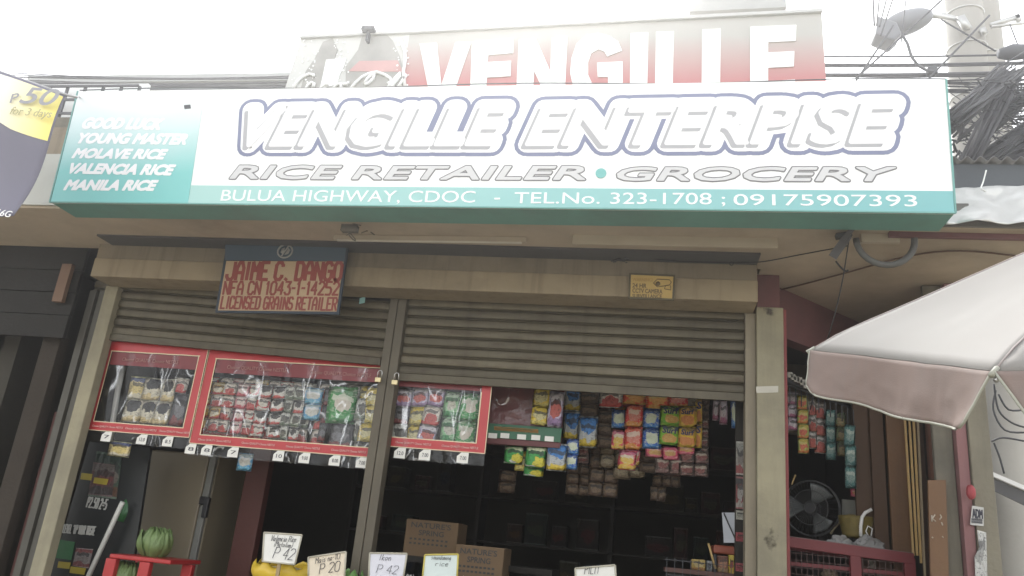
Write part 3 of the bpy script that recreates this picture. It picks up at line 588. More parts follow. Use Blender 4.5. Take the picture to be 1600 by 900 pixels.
# neighbour's stall at the far left: dark boards, posts and a roof
nb = thing('neighbour_stall', 'dark open wooden stall at the left edge with plank header', 'stall', (-6.2, 6, 0))
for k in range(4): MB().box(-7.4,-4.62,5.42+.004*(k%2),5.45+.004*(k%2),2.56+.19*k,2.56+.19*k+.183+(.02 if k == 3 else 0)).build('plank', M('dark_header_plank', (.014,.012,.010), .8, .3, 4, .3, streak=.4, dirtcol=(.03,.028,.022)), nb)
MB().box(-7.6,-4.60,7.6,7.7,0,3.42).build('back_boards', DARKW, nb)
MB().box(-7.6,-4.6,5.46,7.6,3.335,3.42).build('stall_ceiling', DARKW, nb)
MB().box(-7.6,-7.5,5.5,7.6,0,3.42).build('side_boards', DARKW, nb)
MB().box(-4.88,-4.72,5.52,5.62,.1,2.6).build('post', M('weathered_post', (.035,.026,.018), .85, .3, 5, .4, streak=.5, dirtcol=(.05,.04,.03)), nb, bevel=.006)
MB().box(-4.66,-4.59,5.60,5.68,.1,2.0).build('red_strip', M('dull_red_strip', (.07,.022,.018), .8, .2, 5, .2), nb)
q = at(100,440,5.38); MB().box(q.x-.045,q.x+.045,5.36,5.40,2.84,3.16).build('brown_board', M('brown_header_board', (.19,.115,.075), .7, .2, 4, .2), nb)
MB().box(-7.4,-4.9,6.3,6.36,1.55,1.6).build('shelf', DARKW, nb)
# distant long roof edge behind the signs, left
t = thing('long_roof_edge', 'long pale grey roof edge crossing behind the left half of the shop sign', 'roof', (-4,9,5.9))
zt = at(250,116,9).z; zb2 = at(250,140,9).z; zm_ = at(250,127,9).z
MB().box(-9.5,-2.0,9.0,9.9,zm_,zt).build('roof_sheet', M('pale_roof_paint', (.36,.37,.36), .6, .1, 2, .1), t)
MB().box(-9.5,-2.0,9.08,9.9,zb2,zm_-.004).build('gutter', M('grey_gutter', (.24,.25,.25), .6, .1, 2, .1), t)
for k in range(5): MB().box(-9.2+k*1.7,-9.12+k*1.7,9.3,9.38,4.56,zb2).build('post', DARKGREY, t)
# barred window of the house behind, between tarpaulin and sign
t = thing('window_grille', 'grey barred window grille between the purple tarpaulin and the shop sign', 'window grille', at(105,205,6))
w0, w1, wz0, wz1 = at(70,210,6).x-.5, at(140,210,6).x+.4, at(100,222,6).z, at(115,150,6).z+.1
for k in range(8): MB().box(w0+k*(w1-w0)/7-.012,w0+k*(w1-w0)/7+.012,5.99,6.01,wz0,wz1).build('bar', CABLEG, t)
for k in range(5): MB().box(w0,w1,5.975,5.989,wz0+k*(wz1-wz0)/4-.012,wz0+k*(wz1-wz0)/4+.012).build('crossbar', CABLEG, t)
MB().box(w0,w1,6.02,6.06,wz0-.75,wz0-.02).build('dark_sill_wall', M('grey_sill_wall', (.16,.165,.16), .8, .2, 3, .2), t)
MB().box(w0-.1,w1,6.1,6.14,wz0,wz1+.1).build('frosted_pane', M('frosted_pane', (.75,.76,.75), .5, .1, 3, .05), t)

# ================================================================== BOARDS ON THE FACADE
YJ = 5.2
jx = lambda px, py, d=0: Vector((at(px,py,YJ).x, YJ-d, at(px,py,YJ).z))
jb = thing('licence_board', 'blue and cream grain retailer licence board with red painted letters hanging under the canopy', 'signboard', jx(440,440))
def jq(pts, d0, d1): return MB().prism([jx(x,y,d0) for x,y in pts], (0,d0-d1,0))
jq([(354,381),(544,386),(529,491),(336,488)], 0, -.02).build('board', M('navy_board', (.035,.05,.07), .6, .2, 4, .1), jb)
jq([(352,383),(541,387),(538,408),(352,406)], .003, 0).build('blue_header', M('blue_header_paint', (.065,.10,.14), .6, .15, 4, .1), jb)
CRB = M('cream_board_paint', (0.46, 0.34, 0.21), .65, .1, 6, .15, dirt=.25, dirtcol=(.3,.23,.15), bscale=150)
jq([(354,408),(537,409),(526,487),(341,485)], .004, 0).build('cream_panel', CRB, jb)
JR = M('red_sign_paint', (0.26, 0.05, 0.04), .6, .18, 8, .1, dirt=.3, dirtcol=(.22,.06,.045))
for body, a, b, h, w in (('JAIME C. DANGO',(354,437),(532,438),.135,.2),('NFA CN 1043-1-14252',(349,460),(528,461),.098,.17),('LICENSED GRAINS RETAILER',(345,482),(525,485),.092,.16)):
    strokes(body, jx(*a), jx(*b), h, JR, jb, YJ-.005, w=w*.95, gap=.42, slant=.0, depth=.002)
c = jx(446,393,.006); m = MB(); ring = [c+Vector((.058*math.cos(k*math.pi/12), 0, .052*math.sin(k*math.pi/12))) for k in range(24)]
m.tube(ring, .007, 5, close=True)
m.tube([c+Vector((-.022,0,-.04)), c+Vector((.02,0,.045))], .006, 5); m.prism([c+Vector(q) for q in ((0,0,-.03),(.022,0,.03),(.04,0,.01),(.03,0,-.02))], (0,-.002,0)); m.prism([c+Vector(q) for q in ((-.008,0,-.03),(-.035,0,-.01),(-.03,0,.02),(-.005,0,.03))], (0,-.002,0))
m.build('round_emblem', M('emblem_paint', (.33,.33,.32), .6), jb)
# yellow CCTV notice
YC = 5.262
cx_ = lambda px, py, d=0: Vector((at(px,py,YC).x, YC-d, at(px,py,YC).z))
cb = thing('cctv_notice', 'small yellow camera surveillance notice with dark frame on the lintel', 'notice', cx_(1018,448))
def cq(pts, d0, d1): return MB().prism([cx_(x,y,d0) for x,y in pts], (0,d0-d1,0))
cq([(983,427),(1055,430),(1053,470),(982,467)], .008, -.0).build('notice_frame', M('olive_frame', (.10,.085,.05), .6), cb)
cq([(986,430),(1052,433),(1050,467),(985,464)], .010, .008).build('notice_panel', M('yellow_notice_print', (0.5, 0.35, 0.12), .55, .08, 5, .05, dirt=.2, dirtcol=(.4,.26,.1)), cb)
OI = M('olive_ink', (.14,.10,.05), .6)
for body, a, b, h in (('24 HR',(988,450),(1010,451),.034),('CCTV CAMERA',(988,458),(1035,460),.034),('SURVEILLANCE',(988,466),(1034,467),.03)):
    text(body, cx_(*a), cx_(*b), h, OI, cb, YC-.010, depth=.002, bold=.03)
text('WARNING!', cx_(988,440), cx_(1020,441), .025, M('faded_red_ink', (.4,.25,.08), .6), cb, YC-.010, depth=.002, bold=.02)
m = MB(); m.tube([cx_(x,y,.011) for x,y in ((1021,443),(1027,437),(1046,438),(1049,442),(1046,446),(1034,448),(1027,449),(1021,443))], .003, 4); m.tube([cx_(x,y,.011) for x,y in ((1040,447),(1038,452),(1048,454),(1048,447))], .003, 4)
m.disc(cx_(1028,444,.011), .017, 10, depth=.002); m.build('camera_drawing', OI, cb)

# ================================================================== CANOPY FITTINGS
def tubelamp(px0, px1, py0, py1, label, z=3.300):
    a, b = atz(px0,py0,z), atz(px1,py1,z); t = thing('lamp_batten', label, 'lamp batten', (a+b)/2)
    MB().beam(a, b, .035, .02).build('housing', M('batten_white', (.42,.36,.28), .5, .08), t)
    MB().tube([a+Vector((.03,0,-.02)), b+Vector((-.03,0,-.02))], .009, 8).build('tube', M('tube_glass', (.55,.52,.45), .3), t)
tubelamp(522,822,371,375,'long thin pale lamp batten under the canopy right of the licence board')
q = MB().beam(atz(895,371,3.305), atz(1215,377,3.305), .10, .02).build('batten', M('cream_batten', (.42,.365,.28), .7, .1, 4, .1), org=atz(1050,374,3.305)); tag(q,'pale flat board fixed under the canopy above the camera notice','board')
q = MB().beam(atz(1345,371,3.302), atz(1405,372,3.302), .07, .03).build('batten', M('cream_batten', (.5,.5,.5)), org=atz(1375,371,3.302)); tag(q,'short pale block under the canopy between the ends of the hose loop','block')
m = MB(); cc = at(1383,374,4.72)
m.tube([cc+Vector((-.165*math.cos(k*math.pi/14), 0, -.165*math.sin(k*math.pi/14))) for k in range(15)]+[cc+Vector((.165,0,.07))], .02, 8)
tag(m.build('hose_loop', M('grey_rubber', (.10,.10,.095), .6, .2), org=cc), 'grey rubber hose hanging in a half loop under the canopy', 'hose')
m = MB(); m.beam(at(1301,402,4.75), at(1325,368,4.68), .05, .04); m.beam(at(1318,374,4.68), at(1345,342,4.55), .028, .03)
m.beam(at(1306,370,4.69), at(1330,366,4.69), .03, .04)
tag(m.build('bracket', STEELSHADE, org=at(1320,370,4.65)), 'dark angled steel bracket hanging under the right end of the shop sign', 'bracket')
m = MB()
random.seed(5)
for k in range(8):
    c0 = at(rnd(530,585), rnd(350,369), 4.7); m.tube([c0, c0+Vector((rnd(-.06,.06),0,rnd(-.04,.02))), c0+Vector((rnd(-.09,.09),0,rnd(-.05,.02)))], .004, 4)
m.box(at(545,358,4.7).x-.05, at(545,358,4.7).x+.06, 4.68,4.73, at(545,362,4.7).z, at(545,352,4.7).z)
tag(m.build('wire_tangle', M('dusty_wire', (.13,.115,.095), .8), org=at(550,360,4.7)), 'tangle of old wires around a junction box under the shop sign', 'wire tangle')
def smooth_line(p, k=4):
    p = [Vector(q) for q in p]
    if len(p) < 3: return p
    out = []
    for i in range(len(p)-1):
        a, b, c, d = p[max(i-1,0)], p[i], p[i+1], p[min(i+2,len(p)-1)]
        for j in range(k):
            t = j/k; out.append(.5*((2*b)+(c-a)*t+(2*a-5*b+4*c-d)*t*t+(3*b-a-3*c+d)*t**3))
    return out+[p[-1]]
def wire(pts, r, label, name='wire', mat=CABLE, cat='wire', n=5):
    m = MB(); pts = smooth_line(pts); m.tube(pts, r, n); o = m.build(name, mat, None, org=pts[len(pts)//2]); return tag(o, label, cat)
wire([at(955,408,5.24),at(985,401,5.24),at(1060,408,5.24),at(1143,410,5.24),at(1190,409,5.2),at(1250,398,5.0),at(1325,384,4.8)], .004, 'thin dark wire running along the lintel to the hanging wire')
wire([at(1325,384,4.8),at(1327,372,4.78),at(1325,384,4.79),at(1316,440,4.9),at(1302,500,5.0),at(1284,560,5.2),at(1266,640,5.4)], .004, 'thin wire hanging down from the canopy to the side opening')
cc = at(1143,412,5.22); wire([cc+Vector((.012*math.cos(k*.7),0,.012*math.sin(k*.7))) for k in range(10)], .003, 'tiny wire ring hanging on the lintel wire', 'wire_ring')
m = MB()
for k in range(9): q = at(958+rnd(0,24), 405+rnd(-4,5), 5.23); m.tube([q, q+Vector((rnd(-.04,.04),0,rnd(-.02,.02)))], .004, 4)
tag(m.build('dried_twig', DARKGREY, org=at(968,406,5.23)), 'dark twig-like scrap caught at the end of the lintel wire', 'scrap')
wire([atz(1175,462,3.31),atz(1240,448,3.31),atz(1330,424,3.31),atz(1420,400,3.31),atz(1500,392,3.31),atz(1590,400,3.31)], .006, 'dull cable running in an arc across the canopy ceiling', mat=RUST)
wire([at(1306,408,4.8),at(1314,418,4.8),at(1322,424,4.8),at(1325,422,4.8)], .006, 'short bent wire end below the steel bracket')
# bent bright sheet over the canopy on the right
YS = 4.55
def sheet(u, v):
    a, b, c, d = at(1478,351,YS), at(1720,350,YS), at(1720,286,YS+.1), at(1484,294,YS+.1)
    p = (a*(1-u)+b*u)*(1-v)+(d*(1-u)+c*u)*v
    w = (1-v)**3
    return p+Vector((0, -.05*w*(math.sin(u*9)**2)+.03*noise.noise(Vector((u*5,v*3,0)))+.012*noise.noise(Vector((u*14,v*7,2))), .006*w*math.sin(u*9)))
o = MB().grid(sheet, 60, 12).build('bent_sheet', GALV, org=at(1550,320,YS), smooth=True, thick=.003); tag(o, 'crumpled bright galvanised sheet over the canopy edge right of the shop sign', 'metal sheet')
wire([at(1541,266,4.5),at(1536,285,4.5),at(1533,294,4.47),at(1540,299,4.47)], .004, 'short pale wire hanging over the bent metal sheet', mat=WHITE)
t = thing('side_roof', 'dark grey corrugated roof edge right of the shop sign below the cables', 'roof', at(1560,275,5.6))
q0, q1 = at(1440,292,5.6), at(1760,292,5.6); zt = at(1550,262,5.6).z
MB().box(q0.x,q1.x,5.55,5.6,q0.z-.05,zt).build('roof_fascia', M('slate_fascia', (.065,.075,.085), .6, .15, 4, .1), t)
m = MB(); rs = lambda u, v: Vector((q0.x+(q1.x-q0.x)*u, 5.5+2.2*v, zt+.02+.10*v+.018*math.sin(u*95)))
m.grid(rs, 150, 2).build('corrugated_sheet', M('weathered_corrugated', (.20,.20,.20), .6, .2, 4, .1, dirt=.4), t, smooth=True, thick=.003)
# ================================================================== HANGING GOODS
random.seed(21)
SM = {}
def sachet_mesh(w, h, b=.009):
    key = (round(w,3), round(h,3), random.randint(0, 2))
    if key in SM: return SM[key]
    nu, nv = 5, 6; m = MB(); sd_ = rnd(0, 50)
    def pt(u, v, sgn):
        k = (1-(2*u-1)**2)*max(0, 1-(2*v-1)**6)*(.8+.5*noise.noise(Vector((u*2+sd_, v*2, sgn))))
        return Vector(((u-.5)*w+.004*noise.noise(Vector((v*3+sd_, 5, 0))), -sgn*b*k, (v-1)*h))
    m.grid(lambda u, v: pt(u, v, 1), nu, nv); m.grid(lambda u, v: pt(u, v, -1), nu, nv)
    o = m.build('sachet', FILM, None, org='local' if False else (0,0,0), smooth=True); me = o.data; bpy.data.objects.remove(o)
    bm = bmesh.new(); bm.from_mesh(me); bmesh.ops.remove_doubles(bm, verts=bm.verts, dist=1e-5); bmesh.ops.recalc_face_normals(bm, faces=bm.faces); bm.to_mesh(me); bm.free()
    me.materials.clear(); SM[key] = me; return me
def strip(x0, y0, x1, y1, Y, rows, mats, label, cols=1, cat='sachet strip', name='sachet_strip', group=None, swing=.03, bulge=.008, word=None, wordmat=None, piece='sachet', wz=.42):
    """a hanging strip of wrapped packs between picture columns x0..x1 and rows y0..y1 at depth Y"""
    a, b, c = at(x0,(y0+y1)/2,Y), at(x1,(y0+y1)/2,Y), at((x0+x1)/2,y0,Y); d = at((x0+x1)/2,y1,Y)
    w, h = (b.x-a.x)/cols, (c.z-d.z)/rows
    t = thing(name, label, cat, ((a.x+b.x)/2, Y, c.z), group); t.rotation_euler = (0, rnd(-swing,swing), rnd(-.12,.12))
    k = 0
    for r in range(rows):
        for q in range(cols):
            me = sachet_mesh(w*1.10, h*1.035, bulge).copy(); me.materials.append(mats[(r*cols+q) % len(mats)])
            o = bpy.data.objects.new(piece, me); COL.objects.link(o); o.parent = t
            o.location = ((q-(cols-1)/2)*w, rnd(-.004,.004), -r*h); o.rotation_euler = (rnd(-.08,.08), rnd(-.04,.04), rnd(-.22,.22))
            if word:
                tm = text_mesh(word, .03, .12, 0, 2); xs = [v.co.x for v in tm.vertices]; sx = w*.8/(max(xs)-min(xs)); xm = (max(xs)+min(xs))/2
                for v in tm.vertices: v.co = Vector(((v.co.x-xm)*sx, -bulge*1.3-.005-(.001 if v.co.z > 0 else 0), v.co.y*sx*.95-h*(1-wz)))
                tm.materials.append(wordmat); l_ = bpy.data.objects.new('lettering', tm); COL.objects.link(l_); l_.parent = o
    return t
P = PRINT
cof_y = P('wrap_gold_red', (0.58, 0.34, 0.06), (.5,.06,.05), (.50,.42,.24), (.75,.70,.55), seed=1, bz=.45)
cof_w = P('wrap_white_red', (0.64, 0.59, 0.52), (.5,.07,.06), (.60,.54,.46), (.45,.08,.07), seed=2, bz=.35, br=.28)
cof_p = P('wrap_pink_red', (.62,.25,.27), (.5,.06,.08), (.6,.5,.46), (.66,.55,.5), seed=3)
cof_r = P('wrap_red_white', (0.52, 0.05, 0.045), (.6,.56,.5), (.6,.55,.48), (.62,.58,.5), seed=4, bz=.55)
cof_k = P('wrap_white_black', (0.64, 0.62, 0.57), (.55,.10,.08), (.03,.03,.03), (.04,.035,.03), seed=5, bz=.62, br=.26)
cof_g = P('wrap_grey_green', (0.58, 0.59, 0.52), (.16,.2,.14), (.55,.55,.5), (.12,.12,.1), seed=6)
blk_c = P('wrap_cream_black_round', (0.62, 0.58, 0.46), (.62,.50,.26), (.55,.5,.42), (.025,.025,.028), seed=7, bz=.72, br=.32)
gold_b = P('wrap_gold_blue', (0.7, 0.58, 0.3), (.6,.55,.42), (.08,.10,.2), (.62,.5,.2), seed=8)
dark_s = P('wrap_dark', (.05,.05,.055), (.2,.05,.05), (.10,.10,.11), (.16,.16,.17), seed=9)
blue_s = P('wrap_blue', (0.08, 0.32, 0.55), (.10,.35,.5), (.3,.4,.42), (.5,.5,.45), seed=10, ink=(.7,.7,.7))
green_s = P('wrap_green', (0.02, 0.24, 0.04), (.06,.3,.09), (.05,.2,.06), (.55,.5,.42), seed=11, br=.22, ink=(.6,.6,.5))
green_l = P('wrap_pale_green', (0.28, 0.52, 0.28), (.05,.25,.08), (.35,.45,.33), (.5,.5,.42), seed=12, br=.25)
yel_s = P('wrap_yellow', (0.66, 0.48, 0.05), (.6,.5,.14), (.55,.42,.06), (.6,.55,.3), seed=13, br=.34)
purp_s = P('wrap_lilac', (0.56, 0.51, 0.66), (.3,.2,.36), (.55,.52,.55), (.5,.12,.1), seed=14)
brown_s = P('wrap_brown', (.13,.085,.05), (.10,.06,.04), (.16,.11,.07), (.2,.14,.09), seed=15, inkamt=.6)
coffee_d = P('wrap_dark_coffee', (.05,.03,.022), (.16,.09,.08), (.05,.03,.02), (.16,.045,.04), seed=16, ink=(.34,.30,.24), inkamt=.5)
wash_b = P('wrap_blue_white', (0.44, 0.46, 0.46), (.60,.45,.05), (.06,.18,.42), (.05,.20,.5), seed=17, bz=.72, br=.36)
wash_bb = P('wrap_strong_blue', (0.02, 0.1, 0.42), (.05,.2,.5), (.03,.08,.25), (.55,.6,.45), seed=18, ink=(.6,.62,.5), inkamt=.6)
wash_r = P('wrap_red_orange', (0.6, 0.03, 0.025), (.6,.25,.05), (.58,.10,.05), (.6,.2,.15), seed=19, ink=(.65,.55,.45))
wash_o = P('wrap_orange', (0.75, 0.09, 0.03), (.6,.3,.06), (.66,.08,.05), (.7,.35,.1), seed=20, ink=(.6,.5,.2))
wash_g = P('wrap_lime', (0.22, 0.5, 0.03), (.18,.42,.05), (.06,.1,.06), (.55,.30,.08), seed=21, ink=(.6,.55,.2), bz=.3)
wash_y = P('wrap_sun_yellow', (0.68, 0.46, 0.02), (.62,.40,.06), (.22,.15,.04), (.58,.22,.06), seed=22, ink=(.6,.3,.1), bz=.3)
wash_k = P('wrap_hot_pink', (0.55, 0.05, 0.12), (.6,.14,.2), (.5,.06,.14), (.5,.3,.1), seed=23, ink=(.6,.4,.3))
pinkyel = P('wrap_pink_yellow', (0.6, 0.07, 0.1), (.6,.38,.05), (.5,.12,.2), (.62,.42,.08), seed=24, ink=(.65,.6,.5))
tan_s = P('wrap_tan', (.28,.22,.14), (.2,.15,.09), (.3,.24,.16), (.36,.3,.2), seed=25)
tealp = P('wrap_teal', (.045,.15,.14), (.04,.12,.12), (.06,.18,.17), (.16,.24,.22), seed=26, ink=(.4,.45,.4))
whip = P('wrap_white_noodle', (.50,.47,.42), (.42,.14,.10), (.5,.48,.45), (.40,.10,.08), seed=27, bz=.35)
multi = P('wrap_lime_orange', (.35,.42,.10), (.58,.20,.06), (.5,.4,.08), (.55,.12,.08), seed=28, ink=(.6,.55,.2))
pinkw = P('wrap_pink_white', (.48,.36,.42), (.35,.12,.2), (.45,.4,.45), (.5,.45,.48), seed=29)
lemon = P('wrap_green_yellow', (0.06, 0.33, 0.08), (.62,.62,.58), (.5,.55,.35), (.62,.55,.06), seed=30, bx=.7, bz=.28, lowh=.16)

def display(x0, x1, zt, zb, Y, label, left=True, right=True, words=1, top=True, header=True, cards=()):
    q_ = YD/5.70; x0 *= q_; x1 *= q_; zt = EYE+(zt-EYE)*q_; zb = EYE+(zb-EYE)*q_
    t = thing('plastic_display', label, 'plastic display', ((x0+x1)/2, Y, zt))
    f = lambda u, v: Vector((x0+(x1-x0)*u, Y+.006*noise.noise(Vector((u*5*(x1-x0), v*3, 1)))+.004*math.sin(u*31*(x1-x0)+v*3), zb-.09+(zt-zb+.085)*v))
    MB().grid(f, 40, 14).build('film', FILM, t, smooth=True)
    fr = lambda u, v: f(u, v)
    def band(xa, xb, za, zb_, mat, nm, d):
        ff = lambda u, v: Vector((xa+(xb-xa)*u, Y-.008-d+.004*math.sin((xa+(xb-xa)*u)*31), za+(zb_-za)*v))
        return MB().grid(ff, max(2, int((xb-xa)*20)), 1).build(nm, mat, t, smooth=True)
    bh = .062
    band(x0, x1, zb, zb+bh, RED, 'bottom_border', 0); band(x0, x1, zb+bh, zb+bh+.007, CREAM, 'piping', .001); band(x0, x1, zb-.006, zb, CREAM, 'piping', .001)
    if top: band(x0, x1, zt-.075, zt, RED, 'top_border', .001); band(x0+.06, x1-.06 if right else x1, zt-.083, zt-.075, CREAM, 'piping', .002)
    if header: band(x0+(.075 if left else 0), x1-(.075 if right else 0), zt-.19, zt-.085, MAROON, 'header_band', -.004)
    for on, xa, xb in ((left, x0, x0+.07), (right, x1-.07, x1)):
        if on:
            band(xa, xb, zb, zt, RED, 'side_border', .002)
            e = xb if xa == x0 else xa
            band(e-.004, e+.004, zb+bh, zt-.075, CREAM, 'piping', .004); e2 = xa if xa == x0 else xb; band(e2-.003, e2+.003, zb, zt, CREAM, 'piping', .004)
    FAINT = M('faint_pink_ink', (.42,.22,.2), .5); PK = M('pale_pink_ink', (.72,.5,.46), .5)
    n = max(1, round((x1-x0)/.62))
    for k in range(n):
        s = x0+.12+k*(x1-x0-.1)/n
        if header: text('Choose QUALITY Choose NESTLE', (s+.06,Y,zt-.155), (s+.06+min(.50,(x1-x0-.2)),Y,zt-.155), .030, FAINT, t, Y-.010, depth=.002)
    n2 = max(1, round((x1-x0)/.36))
    for k in range(n2):
        s = x0+.04+k*(x1-x0-.04)/n2
        text('Choose QUALITY Choose NESTLE', (s+.03,Y,zb+.022), (s+.30,Y,zb+.022), .016, PK, t, Y-.016, depth=.002)
    for xc, wd in cards:
        m = MB(); m.prism([Vector((xc-.042,Y-.012,zb-.083)), Vector((xc+.042,Y-.012,zb-.083)), Vector((xc+.042,Y-.012,zb-.008)), Vector((xc-.012,Y-.012,zb-.008)), Vector((xc-.042,Y-.012,zb-.035))], (0,.002,0))
        c = m.build('price_card', PAPER, t); text(wd, (xc-.018,Y,zb-.06), (xc+.028,Y,zb-.06), .028, INK, c, Y-.0135, depth=.001)
    return t
YD = 5.655
X = lambda px, py, Y=YD: at(px, py, Y).x
display(-4.435,-3.515,2.615,1.895,YD,'leftmost red-bordered plastic display sheet with a window of few sachets', cards=[(X(168,680),'7'),(X(222,690),'12.0'),(X(262,695),'8.5')])
display(-3.51,-2.02,2.605,1.855,YD+.012,'long middle red-bordered plastic display sheet packed with coffee sachets', left=True, right=False, cards=[(X(300,690),'8'),(X(325,692),'8'),(X(366,696),'7'),(X(437,702),'10'),(X(477,706),'9.00'),(X(524,711),'8.00'),(X(566,714),'7.00')])
display(-1.93,-1.185,2.46,1.945,YD,'red-bordered plastic display sheet right of the middle post with green packs', left=False, right=True, top=False, header=False, cards=[(X(624,718),'12.0'),(X(663,720),'7.00'),(X(722,727),'7.00')])
MB().box(-1.91,-1.25,YD-.004,YD-.001,2.385,2.44).build('header_board', MAROON, bpy.data.objects['plastic_display.002'])
YG = 5.735
g1 = 'sachet strips behind the leftmost display sheet'; g2 = 'coffee sachet strips behind the long display sheet'
m = MB(); m.tube([at(193,572,5.85),at(184,610,5.85),at(177,655,5.85),at(172,690,5.85)], .022, 8)
tag(m.build('white_pipe', M('pipe_white', (.6,.6,.56), .4), org=at(184,610,5.85)), 'short white curved pipe behind the leftmost display sheet', 'pipe')
strip(199,588,224,660,YG,2,[gold_b,blk_c],'two-pack strip, gold and blue above black-dotted cream, leftmost behind the first display',group=g1)
strip(222,590,246,662,YG,2,[blk_c,blk_c],'cream strip with black round emblems, second from left behind the first display',group=g1)
strip(247,592,270,664,YG,2,[blk_c,blk_c],'cream strip with black round emblems, third from left behind the first display',group=g1)
strip(270,614,290,666,YG,1,[dark_s],'dark wrapped pack at the right of the first display window',group=g1)
strip(272,590,293,614,YG,1,[cof_w],'single white and red sachet above the dark pack in the first display',group=g1)
cl = [(305,325,[cof_y],'gold and red sachet strip at the left end of the long display'),(326,345,[cof_y,cof_w],'gold and white sachet strip, second in the long display'),(346,364,[cof_w],'white and red sachet strip, third in the long display'),
(364,382,[cof_p],'pink-red sachet strip, fourth in the long display'),(382,400,[cof_r,cof_w],'red and white sachet strip, fifth in the long display'),(400,419,[cof_k,cof_r],'white, black and red sachet strip, sixth in the long display'),
(420,440,[cof_k],'black-topped white sachet strip, seventh in the long display'),(441,455,[cof_g],'grey-green sachet strip, eighth in the long display'),(456,472,[cof_g,cof_k],'grey and white sachet strip just left of the blue packs')]
for x0, x1, ms, lb in cl:
    strip(x0, 596+(x0-305)*.055, x1, 672+(x0-305)*.11, YG+rnd(-.01,.02), 4, ms, lb, group=g2, swing=.07)
gd2 = 'second layer of strips behind the front sachets of the long display'
for x0, ms, lb in ((314,[cof_r,cof_w],'red and white strip half hidden behind the first two of the long display'),(335,[cof_w],'white strip half hidden behind the second and third of the long display'),(355,[cof_p,cof_w],'pink strip half hidden behind the third and fourth of the long display'),(374,[cof_w,cof_r],'white and red strip half hidden behind the fourth and fifth of the long display'),(392,[cof_y],'gold strip half hidden behind the fifth and sixth of the long display'),(411,[cof_w],'white strip half hidden behind the sixth and seventh of the long display'),(431,[cof_r,cof_g],'red and grey strip half hidden behind the seventh and eighth of the long display'),(449,[cof_w],'white strip half hidden behind the eighth of the long display'),(466,[cof_g,cof_w],'grey strip half hidden left of the blue packs'),(492,[cof_w],'white strip hanging low behind the blue packs'),(536,[cof_g],'grey-green strip behind the large green pack'),(556,[yel_s,cof_g],'yellow-grey strip behind the yellow one')):
    strip(x0, 588+(x0-305)*.06, x0+20, 678+(x0-305)*.10, YG+.05, 4, ms, lb, group=gd2, swing=.06)
strip(476,606,501,656,YG,2,[blue_s],'two blue sachets near the right of the long display')
strip(502,606,513,690,YG+.03,3,[dark_s],'narrow dark strip between blue and green packs in the long display')
strip(513,604,553,660,YG,1,[green_s],'large bright green pack in the long display', bulge=.02)
strip(516,662,552,700,YG+.03,1,[dark_s],'dark pack hanging below the large green pack')
strip(554,622,570,690,YG+.02,2,[cof_g],'grey crinkled strip right of the large green pack')
strip(567,606,592,690,YG,3,[yel_s],'yellow sachet strip beside the middle post')
strip(616,608,640,690,YG,3,[purp_s,dark_s,cof_g],'lilac and dark strip at the left of the display right of the post')
strip(640,606,664,694,YG,3,[purp_s,yel_s,yel_s],'white and yellow strip in the display right of the post', swing=.09)
strip(666,605,692,696,YG-.01,3,[purp_s,cof_w,purp_s],'lilac and red strip leaning in the display right of the post', swing=.12)
strip(692,612,716,692,YG,2,[green_l],'pale green two-pack strip, left of the green packs right of the post', word='MILO', wordmat=M('dark_green_ink',(.03,.14,.05),.5), wz=.62)
strip(717,614,745,700,YG,2,[green_s,green_s],'deep green two-pack strip beside the red side border', word='MILO', wordmat=M('pale_ink',(.5,.5,.42),.5), wz=.6)
strip(170,690,204,713,5.72,1,[gold_b],'small cream and black sachet hanging below the leftmost display')
strip(372,708,393,735,5.8,1,[blue_s],'small blue pack hanging below the long display')
# maroon rack board with green label strip
YR = 6.0
rx = lambda px, py, d=0: Vector((at(px,py,YR).x, YR-d, at(px,py,YR).z))
rk = thing('hanging_rack', 'maroon hanging rack board with green label strip and five price tags', 'display rack', rx(820,605))
def rq(pts, d0, d1): return MB().prism([rx(x,y,d0) for x,y in pts], (0,d0-d1,0))
rq([(766,600),(882,606),(876,700),(762,694)], 0, -.02).build('back_board', M('maroon_board', (.15,.04,.04), .5, .2, 4, .1), rk)
rq([(763,662),(879,670),(876,692),(762,684)], .03, .015).build('label_strip', GREENL, rk)
rq([(762,685),(876,693),(875,701),(761,693)], .032, .012).build('lower_edge', M('maroon_edge', (.12,.03,.03), .5), rk)
rq([(773,667),(842,672),(842,678),(773,673)], .032, .0305).build('orange_band', PRINT('orange_band_print', (.30,.16,.05), seed=71, ink=(.05,.13,.07), inkamt=1.), rk)
for px, py in ((763,682),(782,682),(808,684),(830,685),(851,687)):
    c = rx(px+8, py, .034); MB().box(c.x-.034,c.x+.034,c.y-.002,c.y,c.z-.018,c.z+.020).build('price_tag', PAPER, rk)
f = lambda u, v: (lambda p: Vector((p.x, YR-.05+.02*noise.noise(Vector((u*5,v*5,3))), p.z)))(rx(768,606)*(1-u)*v+rx(880,610)*u*v+rx(766,664)*(1-u)*(1-v)+rx(877,668)*u*(1-v))
MB().grid(f, 16, 12).build('film_cover', FILM, rk, smooth=True)
strip(834,606,858,664,YR-.06,2,[yel_s],'yellow-green strip on the maroon rack board')
strip(858,612,880,666,YR-.06,1,[purp_s],'pale lilac pack at the right of the maroon rack board', bulge=.02)
gl = 'dishwash packs hanging under the maroon rack'
strip(789,697,816,724,6.02,1,[lemon],'green and yellow pack under the maroon rack, leftmost',group=gl)
strip(806,705,825,735,6.06,1,[yel_s],'yellow pack half hidden behind the leftmost green one',group=gl)
strip(823,697,852,730,6.0,1,[lemon],'larger green and yellow pack under the middle of the maroon rack',group=gl)
strip(820,726,848,744,6.05,1,[lemon],'lowest green and yellow pack under the maroon rack',group=gl)
strip(856,693,884,735,6.0,1,[wash_b],'pale blue pack with yellow foot under the right of the maroon rack',group=gl)
